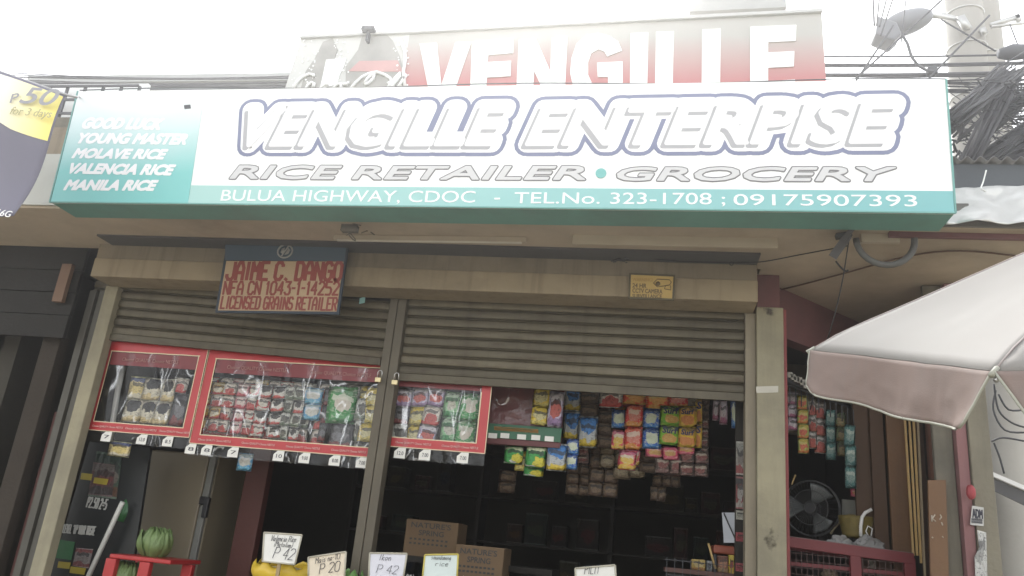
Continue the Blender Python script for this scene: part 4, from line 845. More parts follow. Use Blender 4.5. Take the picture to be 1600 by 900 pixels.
strip(885,686,903,733,6.04,2,[wash_bb],'narrow strong blue two-pack strip beside the pale blue pack',group=gl)
# packs in the right half of the shop mouth
Yk = 6.25
strip(882,606,905,641,Yk,1,[wash_b],'white and blue pack at the top, right of the maroon rack')
strip(881,643,904,686,Yk-.03,1,[wash_b],'white and blue pack below the topmost one, right of the maroon rack')
strip(904,650,932,698,Yk-.05,1,[wash_b],'large blue, white and yellow pack in the middle of the shop mouth')
strip(906,612,934,650,Yk+.05,2,[brown_s],'brown-green strip behind the large blue and white pack')
strip(938,606,972,636,Yk-.05,1,[cof_w],'white pack with red print right of the brown-green strip')
strip(972,606,1012,634,Yk,1,[wash_o],'orange-red pack, leftmost of the top orange row')
strip(1010,608,1044,642,Yk-.03,1,[wash_o],'orange and yellow pack, middle of the top orange row')
strip(1042,610,1074,636,Yk,1,[wash_r],'red pack, rightmost of the top orange row')
strip(933,640,958,700,Yk+.1,3,[brown_s],'dull brown strip left of the small blue sachets')
strip(956,640,977,668,Yk,1,[wash_bb],'small blue sachet left of the red detergent strip')
strip(977,632,1003,702,Yk-.04,2,[wash_r],'tall red detergent strip between blue packs')
strip(1005,638,1032,700,Yk-.04,2,[wash_bb],'blue detergent strip left of the lime green one')
SI = M('navy_ink', (.02,.03,.10), .5)
strip(1032,634,1062,694,Yk-.05,2,[wash_g],'lime green detergent strip with dark lettering', word='Surf', wordmat=SI, wz=.56, bulge=.010)
strip(1061,634,1087,698,Yk-.05,2,[wash_y],'yellow detergent strip with dark lettering right of the lime one', word='Surf', wordmat=SI, wz=.56, bulge=.010)
strip(1086,622,1096,699,Yk-.02,2,[wash_y],'narrow yellow strip at the right edge of the detergent strips', word='S', wordmat=SI, wz=.56)
strip(957,672,977,702,Yk-.02,1,[pinkyel],'pink and yellow sachet left of the red detergent strip')
strip(976,700,999,706+22,Yk-.02,1,[pinkyel],'pink and yellow sachet under the red detergent strip')
strip(967,704,994,734,Yk-.07,1,[pinkyel],'bright pink and yellow pack, lowest under the red strip')
strip(1010,698,1036,714,Yk-.02,1,[wash_k],'hot pink flat pack under the blue detergent strip')
strip(1036,698,1060,718,Yk-.02,1,[wash_k],'hot pink flat pack under the lime detergent strip')
strip(1060,696,1084,710,Yk-.02,1,[wash_k],'hot pink flat pack under the yellow detergent strip')
gc = 'dark coffee strips under the pink packs'
strip(1024,712,1068,740,Yk,1,[coffee_d],'dark coffee sheet under the hot pink packs, left piece',cols=2,group=gc)
strip(1062,704,1106,744,Yk-.02,2,[coffee_d],'dark coffee sheet with red dots, right piece',cols=2,group=gc)
strip(1096,655,1107,712,Yk,4,[coffee_d],'narrow dark strip hanging at the right of the detergent strips',group=gc)
gb = 'brown sachet sheets deep in the shop'
strip(886,724,924,773,6.6,3,[brown_s],'brown sachet sheet, left of the deep brown sheets',cols=2,group=gb)
strip(922,690,966,776,6.55,4,[brown_s],'largest brown sachet sheet in the middle of the shop',cols=2,group=gb)
strip(959,700,984,748,6.5,2,[tan_s],'tan sachet strip behind the bright pink pack',group=gb)
strip(984,700,1007,746,6.5,2,[tan_s],'tan sachet strip right of the bright pink pack',group=gb)
strip(1020,742,1062,760,6.7,1,[brown_s],'low brown strip under the dark coffee sheet',cols=3,group=gb)
strip(1016,760,1040,782,6.7,1,[brown_s],'lowest brown strip under the dark coffee sheet',cols=2,group=gb)
gd = 'dim strips behind the bright detergent packs'
for k, (x0_, y0_, x1_, y1_, r_, mt_, w_) in enumerate(((908,622,932,700,3,brown_s,'dim brown strip right behind the large blue and white pack'),(934,622,958,692,3,coffee_d,'dim dark strip between the brown-green strip and small blue sachet'),(958,610,980,642,1,wash_r,'dim red pack behind the white pack with red print'),(1000,606,1034,640,2,wash_bb,'dim blue packs behind the top orange row'),(1030,606,1062,636,1,wash_y,'dim yellow pack behind the red pack of the top row'),(1060,610,1098,640,1,tan_s,'dim tan pack at the right end of the top row'),(1000,690,1026,738,3,brown_s,'dim brown strip behind the left hot pink pack'),(1040,716,1064,744,2,coffee_d,'dim dark strip behind the middle hot pink pack'),(938,690,960,730,2,tan_s,'dim tan strip left of the bright pink and yellow pack'),(864,606,884,640,2,cof_w,'dim white packs behind the right edge of the maroon rack'),(1096,610,1108,700,4,brown_s,'dim narrow brown strip right of the narrow yellow strip'))):
    strip(x0_, y0_, x1_, y1_, 6.42+.02*(k%3), r_, [mt_], w_, group=gd)
strip(902,698,920,724,6.3,2,[coffee_d],'small dark strip right of the strong blue strip')
strip(1115,624,1124,656,Yk,1,[pinkw],'pink and white pack at the right end of the shop mouth, left one')
strip(1124,626,1136,662,Yk,1,[pinkw],'pink and white pack at the right end of the shop mouth, right one')
strip(1141,622,1150,668,Yk,1,[wash_bb],'narrow blue pack beside the right guide rail')
strip(780,735,806,770,6.8,2,[brown_s],'faint brown strip under the leftmost green pack',group=gb)
# hanging rail for the packs
m = MB(); m.tube([Vector((-4.5,5.82,2.625)), Vector((-2.0,5.82,2.605)), Vector((.58,5.82,2.585))], .012, 6); m.tube([Vector((-1.3,6.1,2.61)), Vector((.6,6.3,2.60))], .012, 6)
tag(m.build('hanging_rail', DARKGREY, org=(-2,5.82,2.6)), 'thin dark rails under the shutters from which the packs hang', 'rail')
# ================================================================== INSIDE THE SHOP, LEFT
random.seed(31)
# black advertising rack panel at the left
YA = 6.0
ax_ = lambda px, py, d=0: Vector((at(px,py,YA).x, YA-d, at(px,py,YA).z))
ad = thing('poster_board', 'black advertising board with small pack pictures and white slogan, left inside the shop', 'poster board', ax_(150,800))
def aq(pts, d0, d1, mat, nm): return MB().prism([ax_(x,y,d0) for x,y in pts], (0,d0-d1,0)).build(nm, mat, ad)
aq([(140,690),(235,700),(200,930),(70,930)], 0, -.03, M('black_board', (.014,.016,.016), .4, .2, 4, .05), 'board')
aq([(152,705),(192,710),(182,780),(138,775)], .006, .001, PRINT('poster_pack_a', (.05,.09,.06), (.10,.05,.03), (.03,.05,.04), (.16,.14,.12), seed=41), 'poster_print')
aq([(147,722),(181,727),(176,777),(139,772)], .009, .007, PRINT('poster_pack_b', (.10,.05,.05), (.05,.04,.04), (.13,.11,.10), (.14,.04,.04), seed=42), 'poster_print')
for pts in ([(129,739),(146,741),(144,751),(127,749)],[(149,746),(171,749),(168,758),(147,755)],[(93,877),(112,879),(110,889),(91,887)],[(112,885),(136,888),(133,898),(110,895)]):
    aq(pts, .012, .010, M('yellow_tag', (.38,.30,.03), .5), 'yellow_tag')
aq([(93,843),(118,847),(112,875),(88,872)], .006, .002, M('dark_green_pack', (.03,.14,.05), .5, .3), 'poster_print')
aq([(120,856),(146,858),(139,888),(114,884)], .006, .002, PRINT('poster_pack_c', (.22,.20,.19), (.16,.05,.05), (.22,.06,.06), (.2,.18,.17), seed=43), 'poster_print')
for body, a, b, h in (('P2.50 2=5',(136,792),(166,796),.075),("LEVEL 'UP YOUR TASTE",(99,832),(148,836),.062)):
    strokes(body, ax_(*a), ax_(*b), h, M('poster_white', (.45,.45,.42), .5), ad, YA-.008, w=.16, gap=.5, depth=.002)
# white pvc pipe leaning
m = MB(); m.tube([at(192,784,5.9), at(189,790,5.9), at(133,912,5.85)], .02, 8); tag(m.build('pvc_pipe', M('pipe_white', (.6,.6,.56)), org=at(160,850,5.9)), 'long white plastic pipe leaning against the black advertising board', 'pipe')
m = MB(); m.tube([at(205,765,6.05), at(196,800,6.02), at(188,815,6.0)], [.03,.045,.03], 8); tag(m.build('green_bottle', M('green_bottle', (.03,.12,.04), .3), org=at(197,790,6.02)), 'dark green bottle shape behind the white pipe', 'bottle')
m = MB()
for k in range(26):
    q = at(rnd(178,222), rnd(705,800), 6.25+rnd(-.05,.1)); m.disc(q, rnd(.015,.04), 6, ax=(rnd(-.5,.5),-1,rnd(-.5,.5)), depth=.02)
o = m.build('hanging_onions', M('dark_red_onion', (.10,.03,.035), .4, .4, 9, .1), org=at(200,750,6.25)); tag(o, 'net of dark red onions hanging between the board and the fridge', 'onion net')
# refrigerator
YF = 6.6
fa, fb = at(232,715,YF).x, at(338,715,YF).x
fr = thing('refrigerator', 'grey white refrigerator with black door handle left inside the shop', 'refrigerator', ((fa+fb)/2, YF, .17))
FRM = M('fridge_enamel', (0.24, 0.2, 0.135), .45, .08, 2, .03, dirt=.3, dirtcol=(.2,.18,.14))
MB().box(fa,fb,YF+.05,YF+.65,.17,1.86).build('cabinet', FRM, fr, bevel=.015)
MB().box(fa+.004,fb-.07,YF,YF+.046,.24,1.85).build('door', FRM, fr, bevel=.012)
MB().box(fb-.066,fb-.004,YF+.005,YF+.046,.24,1.85).build('side_trim', M('fridge_trim', (.2,.2,.18), .5), fr, bevel=.01)
q = at(320,790,YF-.02); m = MB(); m.box(q.x-.055,q.x+.03,YF-.035,YF,q.z+.005,q.z+.075); m.box(q.x-.005,q.x+.04,YF-.045,YF,q.z-.10,q.z+.07); m.build('handle', BLACK, fr, bevel=.008)
# red post
q0, q1 = at(400,740,6.8), at(418,740,6.8)
p = MB().box(q0.x-.1,q1.x,6.8,6.9,.17,3.21).build('red_post', M('dark_red_post', (0.1, 0.028, 0.02), .6, .2, 4, .15), bevel=.006, org=(q0.x,6.85,.17)); tag(p, 'dark red timber post beside the refrigerator', 'post')
# red stool / crate with cabbages
YT = 5.55
tx = lambda px, py: at(px,py,YT)
st = thing('red_stand', 'red plastic stand holding a cabbage, at the lower left of the shop mouth', 'stand', tx(218,900))
zt = tx(200,868).z; x0, x1 = tx(168,880).x, tx(266,880).x; xm = tx(226,880).x
RP = M('red_plastic', (.42,.03,.03), .4, .1, 4, .03)
MB().box(x0,x1,YT,YT+.42,zt-.03,zt).build('top', RP, st, bevel=.008)
for lx, ly in ((x0+.02,YT+.02),(xm,YT+.02),(x1-.03,YT+.3),(x0+.02,YT+.38)): MB().box(lx-.042,lx+.042,ly-.02,ly+.03,.13,zt-.032).build('leg', RP, st, bevel=.006)
MB().box(x0+.052,xm-.032,YT+.005,YT+.03,zt-.4,zt-.36).build('rail', RP, st)
def cabbage(c, r, label):
    t = thing('cabbage', label, 'cabbage', c); CG = M('cabbage_leaf', (0.18, 0.26, 0.1), .5, .3, 7, .3)
    def ball(k, rr):
        def f(u, v):
            th, ph = u*2*math.pi, (v-.5)*math.pi; d = Vector((math.cos(th)*math.cos(ph), math.sin(th)*math.cos(ph), math.sin(ph)))
            return d*rr*(1+.10*noise.noise(d*2.3+Vector((k,0,0)))+.05*noise.noise(d*7))
        return f
    MB().grid(ball(1, r), 20, 12).build('head', CG, t, smooth=True, org='local')
    for k in range(9):
        a0 = k*.72+rnd(-.2,.2); fl = .03+.07*(k % 3)
        def leaf(u, v, a0=a0, k=k, fl=fl):
            th = a0+(u-.5)*1.7*(.5+.5*math.sin(math.pi*min(1,v*.8+.25))); ph = -1.1+v*(2.35-.3*(k % 3)); ruf = (v**2)*(.07*math.sin(u*17+k*2)+.04*math.sin(u*37+v*7))+.10*noise.noise(Vector((u*3+k,v*3,2)))
            rr = r*(.98+.05*(k % 3)+fl*v*v+ruf-.05*math.exp(-((u-.5)/.05)**2))
            return Vector((math.cos(th)*math.cos(ph), math.sin(th)*math.cos(ph), math.sin(ph)*1.05))*rr
        MB().grid(leaf, 22, 12).build('leaf', M('cabbage_outer_leaf', (0.15, 0.22, 0.08), .5, .35, 8, .3), t, smooth=True, thick=.002, org='local')
cabbage(Vector((at(243,850,YT+.22).x, YT+.22, zt+.095)), .11, 'green cabbage on top of the red stand')
cabbage(Vector((at(200,880,YT+.16).x, YT+.16, zt-.15)), .10, 'pale green cabbage inside the red stand under its top')
# rice bins with price signs
def rice_bin(px0, px1, py, Y, col, label, liner=True, h=.9):
    a, b = at(px0,py,Y), at(px1,py,Y); t = thing('rice_bin', label, 'rice bin', ((a.x+b.x)/2, Y, .13)); r = (b.x-a.x)/2; cxx = (a.x+b.x)/2; zt = a.z
    def wall(u, v):
        th = u*2*math.pi; z = .13+(zt-.13)*v; rr = r*(.93+.07*v)+.012*noise.noise(Vector((math.cos(th)*3,math.sin(th)*3,v*5)))
        return Vector((cxx+math.cos(th)*rr, Y+r+math.sin(th)*rr, z))
    MB().grid(wall, 36, 10).build('sack', M('sack_'+col[0], col[1], .45, .15, 6, .2), t, smooth=True, thick=.004)
    def lip(u, v):
        th = u*2*math.pi; w = .02*math.sin(th*9)+.02*noise.noise(Vector((math.cos(th)*4,math.sin(th)*4,7)))
        rr = r*(1.0+.10*math.sin(v*math.pi)); return Vector((cxx+math.cos(th)*rr, Y+r+math.sin(th)*rr, zt-.07+v*.10+w*v))
    MB().grid(lip, 48, 5).build('rolled_edge', M('liner_'+col[0], col[2], .35, .12, 6, .15), t, smooth=True, thick=.003)
    MB().grid(lambda u, v: Vector((cxx+math.cos(u*2*math.pi)*r*.95*v, Y+r+math.sin(u*2*math.pi)*r*.95*v, zt-.03+.05*(1-v)+.01*noise.noise(Vector((u*9,v*9,0))))), 30, 6).build('rice', M('rice_grain', (.6,.56,.45), .8, .12, 60, .5), t, smooth=True)
    return t
YEL = ('yellow', (.55,.50,.40), (.72,.50,.05)); GRN = ('green', (.3,.4,.25), (.20,.40,.12)); WHI = ('white', (.55,.54,.5), (.6,.6,.56))
rice_bin(380,480,884,5.32,YEL,'rice bin with a rolled yellow plastic edge, leftmost of the bins')
rice_bin(484,552,897,5.36,GRN,'rice bin with a pale green edge next to the yellow one')
rice_bin(578,636,905,5.36,WHI,'white rice bin just right of the middle post')
rice_bin(664,724,908,5.36,WHI,'white rice bin below the fourth price sign')
rice_bin(880,985,915,5.30,WHI,'white rice bin below the rightmost price sign')
def price_sign(pts, Y, lines, label, frame, col=PAPER):
    c = [at(x,y,Y) for x,y in pts]; t = thing('price_sign', label, 'price sign', (c[0]+c[2])/2)
    m = MB(); m.prism([Vector((p.x,Y,p.z)) for p in c], (0,.006,0)); m.build('card', col, t)
    m = MB()
    for k in range(4):
        a, b = c[k], c[(k+1) % 4]; m.tube([Vector((a.x,Y-.002,a.z)), Vector((b.x,Y-.002,b.z))], .006, 5)
    m.build('edge_tape', frame, t)
    cx2 = (c[2].x+c[3].x)/2; MB().box(cx2-.012,cx2+.012,Y+.008,Y+.02,.8,c[0].z-.05).build('stick', M('stick_wood', (.35,.26,.14), .7), t)
    for body, a, b, h, w in lines: strokes(body, at(a[0],a[1],Y), at(b[0],b[1],Y), h, INK, t, Y-.003, w=w*.7, gap=.3, slant=.25)
FRT = M('clear_tape_edge', (.5,.47,.38), .4); FRY = M('yellow_edge', (.6,.5,.12), .4)
price_sign([(413,832),(472,836),(461,882),(410,877)], 5.24, [('Valencia Rice',(423,845),(462,847),.035,.09),('(Matalom)',(427,853),(456,856),.03,.09),('P 42',(426,872),(457,875),.07,.07)], 'white handwritten price sign for Valencia rice on the yellow rice bin', FRT)
price_sign([(482,871),(541,862),(538,905),(482,905)], 5.24, [('Mais no-10',(493,881),(531,873),.035,.09),('P 20',(499,897),(530,892),.06,.08)], 'cream handwritten price sign for maize, tilted, left of the middle post', FRT, M('cream_paper', (.75,.66,.52), .7, .05))
price_sign([(578,864),(636,865),(630,905),(576,905)], 5.24, [('Ikon',(592,875),(610,876),.035,.08),('P 42',(588,895),(620,897),.05,.06)], 'white price sign with faint writing just right of the middle post', FRT, M('lilac_paper', (.70,.70,.76), .7, .04))
price_sign([(664,867),(716,866),(714,905),(660,905)], 5.24, [('sinandomeng',(674,874),(704,875),.026,.08),('rice',(680,884),(700,885),.03,.08)], 'pale blue price sign with yellow edge, second right of the middle post', FRY, M('pale_blue_paper', (.66,.74,.72), .7, .04))
price_sign([(899,888),(961,883),(963,915),(900,915)], 5.18, [('PILIT',(913,897),(936,896),.05,.08)], 'white price sign lettered in capitals, rightmost and lowest of the price signs', FRT)
# cartons
CARD = M('carton_board', (.19,.125,.07), .85, .12, 4, .15, dirt=.3, dirtcol=(.14,.10,.06)); CI = M('carton_ink', (.045,.05,.055), .7)
def carton(px0, px1, py0, py1, Y, label, lines):
    a, b = at(px0,py0,Y), at(px1,py1,Y); c = at(px1,py0,Y); z1 = a.z; z0 = z1-.30
    t = thing('carton', label, 'carton', ((a.x+c.x)/2, Y, z0))
    m = MB(); m.box(a.x,c.x,Y,Y+.35,z0,z1); m.build('box', CARD, t, bevel=.006)
    m = MB(); m.box(a.x+.005,c.x-.005,Y+.16,Y+.19,z1,z1+.002); m.build('tape', M('tape_brown', (.3,.2,.1), .3), t)
    W_ = c.x-a.x
    for body, u0, u1, dz, h in lines: text(body, (a.x+W_*u0,Y,z1-dz), (a.x+W_*u1,Y,z1-dz), h, CI, t, Y, depth=.002, bold=.02)
    for r_ in range(2):
        m = MB()
        for k in range(9): m.box(a.x+W_*(.1+.085*k), a.x+W_*(.1+.085*k)+.02, Y-.002, Y-.0002, z1-.165-.035*r_, z1-.15-.035*r_)
        o = m.build('printed_marks', CI, t); o['kind'] = 'stuff'
NS = [("NATURE'S",.10,.86,.065,.045),('SPRING',.26,.74,.125,.045)]
tb = thing('back_table', 'dark table deep in the shop carrying the cartons', 'table', (-1.6,6.95,.17))
zt0 = at(680,812,6.8).z-.302
MB().box(-2.25,-.75,6.7,7.25,zt0-.05,zt0-.002).build('table_top', DARKW, tb)
for lx, ly in ((-2.2,6.74),(-.8,6.74),(-2.2,7.2),(-.8,7.2)): MB().box(lx-.03,lx+.03,ly-.03,ly+.03,.17,zt0-.052).build('leg', DARKW, tb)
carton(636,718,810,860,6.8,'brown water carton, higher of the two on the back table',NS)
carton(713,789,850,900,6.42,'brown water carton in front, lower right of the other',NS)
MB().box(-1.62,-1.05,6.4,6.85,zt0-.28,at(750,850,6.42).z-.302).build('low_shelf', DARKW, tb)
# dark back shelf with rows of goods
sh = thing('goods_shelf', 'dark shelving at the back of the shop behind the hanging packs', 'shelf', (-.6,8.6,.17))
for z in (.9,1.35,1.8,2.25): MB().box(-3.2,1.1,8.5,8.85,z,z+.025).build('board', DARKW, sh)
for x in (-3.2,-1.8,-.4,1.06): MB().box(x,x+.04,8.5,8.86,.17,2.6).build('upright', DARKW, sh)
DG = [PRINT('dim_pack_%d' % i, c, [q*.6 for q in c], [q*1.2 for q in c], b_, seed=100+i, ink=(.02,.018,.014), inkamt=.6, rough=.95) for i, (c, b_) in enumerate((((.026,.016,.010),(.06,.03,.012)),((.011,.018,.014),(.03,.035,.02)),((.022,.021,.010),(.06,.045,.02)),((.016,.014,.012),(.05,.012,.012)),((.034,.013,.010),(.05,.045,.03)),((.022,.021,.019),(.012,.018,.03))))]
NUM = ('one','two','three','four','five','six','seven','eight','nine','ten','eleven','twelve','thirteen','fourteen','fifteen','sixteen','seventeen','eighteen','nineteen','twenty')
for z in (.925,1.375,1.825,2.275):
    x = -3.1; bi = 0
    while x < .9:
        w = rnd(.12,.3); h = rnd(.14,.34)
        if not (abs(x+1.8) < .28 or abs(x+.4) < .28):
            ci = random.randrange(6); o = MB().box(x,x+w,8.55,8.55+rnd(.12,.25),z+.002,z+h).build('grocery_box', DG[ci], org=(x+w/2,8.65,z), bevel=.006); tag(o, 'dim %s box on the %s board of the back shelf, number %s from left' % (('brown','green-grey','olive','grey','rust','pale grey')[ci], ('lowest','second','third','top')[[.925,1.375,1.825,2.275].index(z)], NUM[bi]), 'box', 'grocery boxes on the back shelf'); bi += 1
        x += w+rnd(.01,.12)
# counter at the right with goods, white sheet and poster strip
ct = thing('counter', 'dark red counter with wire front in the right corner of the shop mouth', 'counter', (.4,6.2,.17))
zc = at(1110,893,6.1).z
MB().box(.12,.60,6.05,6.6,zc-.03,zc).build('counter_top', M('counter_wood', (.10,.04,.03), .5), ct)
MB().box(.14,.58,6.08,6.55,.17,zc-.032).build('counter_body', DARKW, ct)
m = MB()
for k in range(9): m.box(.13+k*.055,.134+k*.055,6.03,6.034,zc-.3,zc+.07)
for k in range(4): m.box(.12,.60,6.036,6.04,zc-.25+k*.1,zc-.246+k*.1)
o = m.build('wire_front', DARKGREY, ct); o['kind'] = 'stuff'
def carton_small(px0, py0, px1, py1, Y, mat, label, cat='pack', name='small_pack'):
    a, b = at(px0,py0,Y), at(px1,py1,Y); o = MB().box(a.x,b.x,Y,Y+.09,zc+.001,max(a.z,zc+.05)).build(name, mat, org=((a.x+b.x)/2,Y+.04,zc), bevel=.006); tag(o, label, cat)
carton_small(1081,873,1102,893,6.12,P('biscuit_box',(.40,.28,.08),(.3,.15,.05),(.45,.33,.1),(.5,.4,.2),seed=51),'tan biscuit box on the counter, leftmost')
carton_small(1104,876,1113,893,6.14,P('grey_box',(.25,.27,.27),(.2,.2,.2),(.3,.3,.3),(.15,.16,.18),seed=52),'small grey box on the counter beside the tan one')
carton_small(1122,868,1138,893,6.12,P('brown_jar_print',(.22,.09,.05),(.3,.2,.1),(.14,.05,.03),(.4,.2,.12),seed=53),'brown box with round emblem on the counter')
carton_small(1139,867,1147,893,6.10,P('yellow_box',(.55,.42,.04),(.45,.3,.04),(.5,.4,.06),(.3,.05,.04),seed=54),'yellow box at the right end of the counter')
a, b = at(1114,851,6.25), at(1147,849,6.25); o = MB().box(a.x,b.x,6.2,6.5,a.z-.06,a.z).build('red_basin', M('red_basin_plastic', (.25,.06,.03), .4), org=(a.x,6.3,a.z), bevel=.012); tag(o,'brownish red flat basin above the counter goods','basin')
MB().box(a.x+.01,a.x+.03,6.3,6.32,zc,a.z-.062).build('basin_leg', DARKGREY, o)
MB().box(b.x-.03,b.x-.01,6.3,6.32,zc,a.z-.062).build('basin_leg', DARKGREY, o)
m = MB(); m.tube([at(1107,849,6.05), at(1118,889,6.05)], .008, 6); tag(m.build('feather_duster_stick', STICK, org=at(1112,870,6.05)), 'pale stick leaning over the counter goods', 'stick')
q = [at(x,y,5.95) for x,y in ((1128,801),(1150,801),(1150,848),(1131,848))]; m = MB(); m.prism(q, (0,.004,0)); o = m.build('white_sheet', M('bluish_paper', (.48,.50,.54), .7, .05), org=q[0]); tag(o, 'bluish white paper sheet hanging beside the poster strip', 'paper sheet')
wire([at(1131,802,5.94),at(1139,820,5.93),at(1149,842,5.93)], .005, 'dark cord crossing the bluish paper sheet')
ps = thing('door_jamb_posters', 'narrow strip of faded cigarette posters on the jamb beside the pillar', 'poster strip', at(1157,760,5.80))
xa, xb = at(1149,760,5.8).x, at(1164,760,5.8).x
MB().box(xa,xb+.03,5.80,5.84,.17,2.5).build('jamb_board', DARKW, ps)
zz = lambda py: at(1157,py,5.8).z
for y0, y1, mt in ((690,742,PRINT('jamb_poster_a',(.34,.33,.29),(.30,.08,.08),(.3,.3,.27),(.22,.20,.18),seed=61)),(745,795,PRINT('jamb_poster_b',(.22,.06,.06),(.34,.32,.28),(.05,.05,.05),(.34,.32,.3),seed=62)),(798,812,PRINT('jamb_poster_c',(.40,.39,.33),None,None,(.3,.3,.26),seed=63)),(832,846,PRINT('jamb_poster_d',(.32,.06,.07),None,None,(.22,.05,.05),seed=64)),(880,893,PRINT('jamb_poster_e',(.30,.06,.07),None,None,(.22,.05,.05),seed=65))):
    MB().box(xa+.004,xb,5.796,5.799,zz(y1),zz(y0)).build('poster', mt, ps)
# ================================================================== RIGHT SIDE OPENING
random.seed(41)
Yz = 6.3
for a in ((1230,612,1247,672,3,[pinkw],'white and pink wrapped strip, leftmost in the side opening'),(1247,618,1263,708,4,[multi],'lime and orange strip in the side opening'),(1263,624,1275,700,3,[whip],'narrow white strip in the side opening'),
          (1274,628,1292,708,3,[whip],'white noodle pack strip with red print in the side opening'),(1292,640,1306,718,3,[tealp],'teal strip in the side opening, left one'),(1306,645,1321,712,3,[P('wrap_dull_green',(.12,.16,.06),(.2,.15,.06),(.1,.12,.06),(.25,.2,.1),seed=81)],'dull green strip in the side opening')):
    strip(a[0],a[1],a[2],a[3],Yz+rnd(-.05,.05),a[4],a[5],a[6])
strip(1322,664,1338,762,6.15,3,[tealp],'long teal strip at the right of the side opening')
strip(1330,764,1346,776,6.3,1,[wash_k],'small pink pack under the long teal strip')
m = MB()
m.beam(at(1228,592,6.0), at(1345,632,6.3), .05, .03); m.beam(at(1230,600,6.05), at(1340,640,6.35), .02, .02)
for k in range(12):
    q = at(1234+k*9, 604+k*3.2, 6.1); m.tube([q, q+Vector((0,0,-.12))], .004, 4)
tag(m.build('slatted_hanger', DARKGREY, org=at(1290,615,6.1)), 'dark bar rack over the side opening with hooks', 'hanging rack')
m = MB()
for k in range(7): q = at(1234+k*5, 588+k*2.4+rnd(-3,3), 6.0); m.box(q.x-.018,q.x+.018,5.98,6.0,q.z-.02,q.z+.02)
o = m.build('paper_tags', M('dull_paper', (.36,.34,.30), .7), org=at(1250,597,6.0)); tag(o, 'row of dull paper tags along the bar rack', 'paper tags'); o['kind'] = 'stuff'
# electric fan
fc = at(1268,794,6.5); fn = thing('electric_fan', 'black wire-caged electric fan standing behind the red counter of the side opening', 'fan', fc)
ax = Vector((-.35,-1,.0)).normalized(); u_ = ax.cross(Vector((0,0,1))).normalized(); v_ = u_.cross(ax)
Rf = .205
rg = lambda r, d, n=36: [ax*d+(u_*math.cos(2*math.pi*k/n)+v_*math.sin(2*math.pi*k/n))*r for k in range(n)]
m = MB()
for r_, d in ((Rf,0),(Rf*.97,.03),(Rf*.97,-.03),(Rf*.62,.065),(Rf*.2,.075)): m.tube(rg(r_,d), .0035, 4, close=True)
for k in range(48):
    e = u_*math.cos(k*math.pi/24)+v_*math.sin(k*math.pi/24); m.tube([e*Rf*.2+ax*.075, e*Rf*.62+ax*.065, e*Rf+ax*.0], .0016, 3)
m.build('guard', M('fan_wire', (.10,.10,.10), .4, metal=.5), fn, org='local')
for k in range(3):
    a0 = k*2.094
    def bl(u, v, a0=a0):
        r = Rf*(.2+.68*u); t = a0+(v-.5)*(.75+.3*u); return (u_*math.cos(t)+v_*math.sin(t))*r+ax*(.02-.05*(v-.5))
    MB().grid(bl, 8, 6).build('blade', M('fan_blade', (.13,.14,.14), .3), fn, smooth=True, thick=.003, org='local')
MB().disc(ax*.06, .045, 16, ax=ax, depth=.05).build('hub', BLACK, fn, org='local')
m = MB(); m.tube([-ax*.03, -ax*.16], .06, 12); m.build('motor', BLACK, fn, org='local')
m = MB(); m.tube([-ax*.12, -ax*.12+Vector((0,0,-fc.z+.2))], .016, 8); m.build('pole', BLACK, fn, org='local')
m = MB(); m.disc(-ax*.12+Vector((0,0,-fc.z+.21)), .18, 24, ax=(0,0,1), depth=.035); m.build('base', BLACK, fn, org='local')
m = MB(); m.tube([at(1237,757,6.3), at(1243,742,6.3)], .006, 5); tag(m.build('small_stick', STICK, org=at(1240,750,6.3)), 'tiny pale stick at the upper left of the fan', 'stick')
# red grille counter
YQ = 6.0
gq = lambda px, py: at(px,py,YQ)
gc_ = thing('red_grille_counter', 'dark red painted steel counter with wire mesh in the side opening', 'counter', (gq(1330,860).x,YQ,.13))
RM = M('red_steel_paint', (0.17, 0.028, 0.033), .5, .15, 5, .1, dirt=.3, dirtcol=(.12,.03,.03))
x0, x1, zt = .89, gq(1426,868).x, gq(1232,838).z
zt2 = gq(1425,866).z
m = MB(); m.beam(Vector((x0,YQ,zt-.035)), Vector((x1,YQ,zt2-.03)), .07, .06); m.build('top_rail', RM, gc_, bevel=.004)
m = MB(); m.beam(Vector((x0,YQ+.5,zt-.035)), Vector((x1,YQ+.5,zt2-.03)), .07, .06); m.build('top_rail', RM, gc_)
for px in (1336,1420):
    q = gq(px,880); m = MB(); m.box(q.x-.035,q.x+.035,YQ-.028,YQ+.028,.13,zt-.07); m.build('upright', RM, gc_, bevel=.004)
MB().box(x0,x1,YQ+.005,YQ+.045,zt-.19,zt-.165).build('middle_rail', RM, gc_)
MB().box(x0,x1,YQ+.03,YQ+.5,zt-.5,zt-.48).build('counter_shelf', DARKW, gc_)
m = MB(); m.prism([Vector((x0,YQ-.02,zt-.002)), Vector((x1,YQ-.02,zt2+.004)), Vector((x1,YQ+.5,zt2+.004)), Vector((x0,YQ+.5,zt-.002))], (0,0,.006)); m.build('glass_top', M('dusty_top', (.16,.12,.11), .3), gc_)
m = MB(); k = x0
while k < x1: m.box(k,k+.003,YQ-.004,YQ-.001,.3,zt-.07); k += .036
for j in range(16): m.box(x0,x1,YQ-.008,YQ-.005,zt-.11-j*.045,zt-.107-j*.045)
o = m.build('wire_mesh', M('mesh_wire', (.11,.06,.055), .5), gc_); o['kind'] = 'stuff'
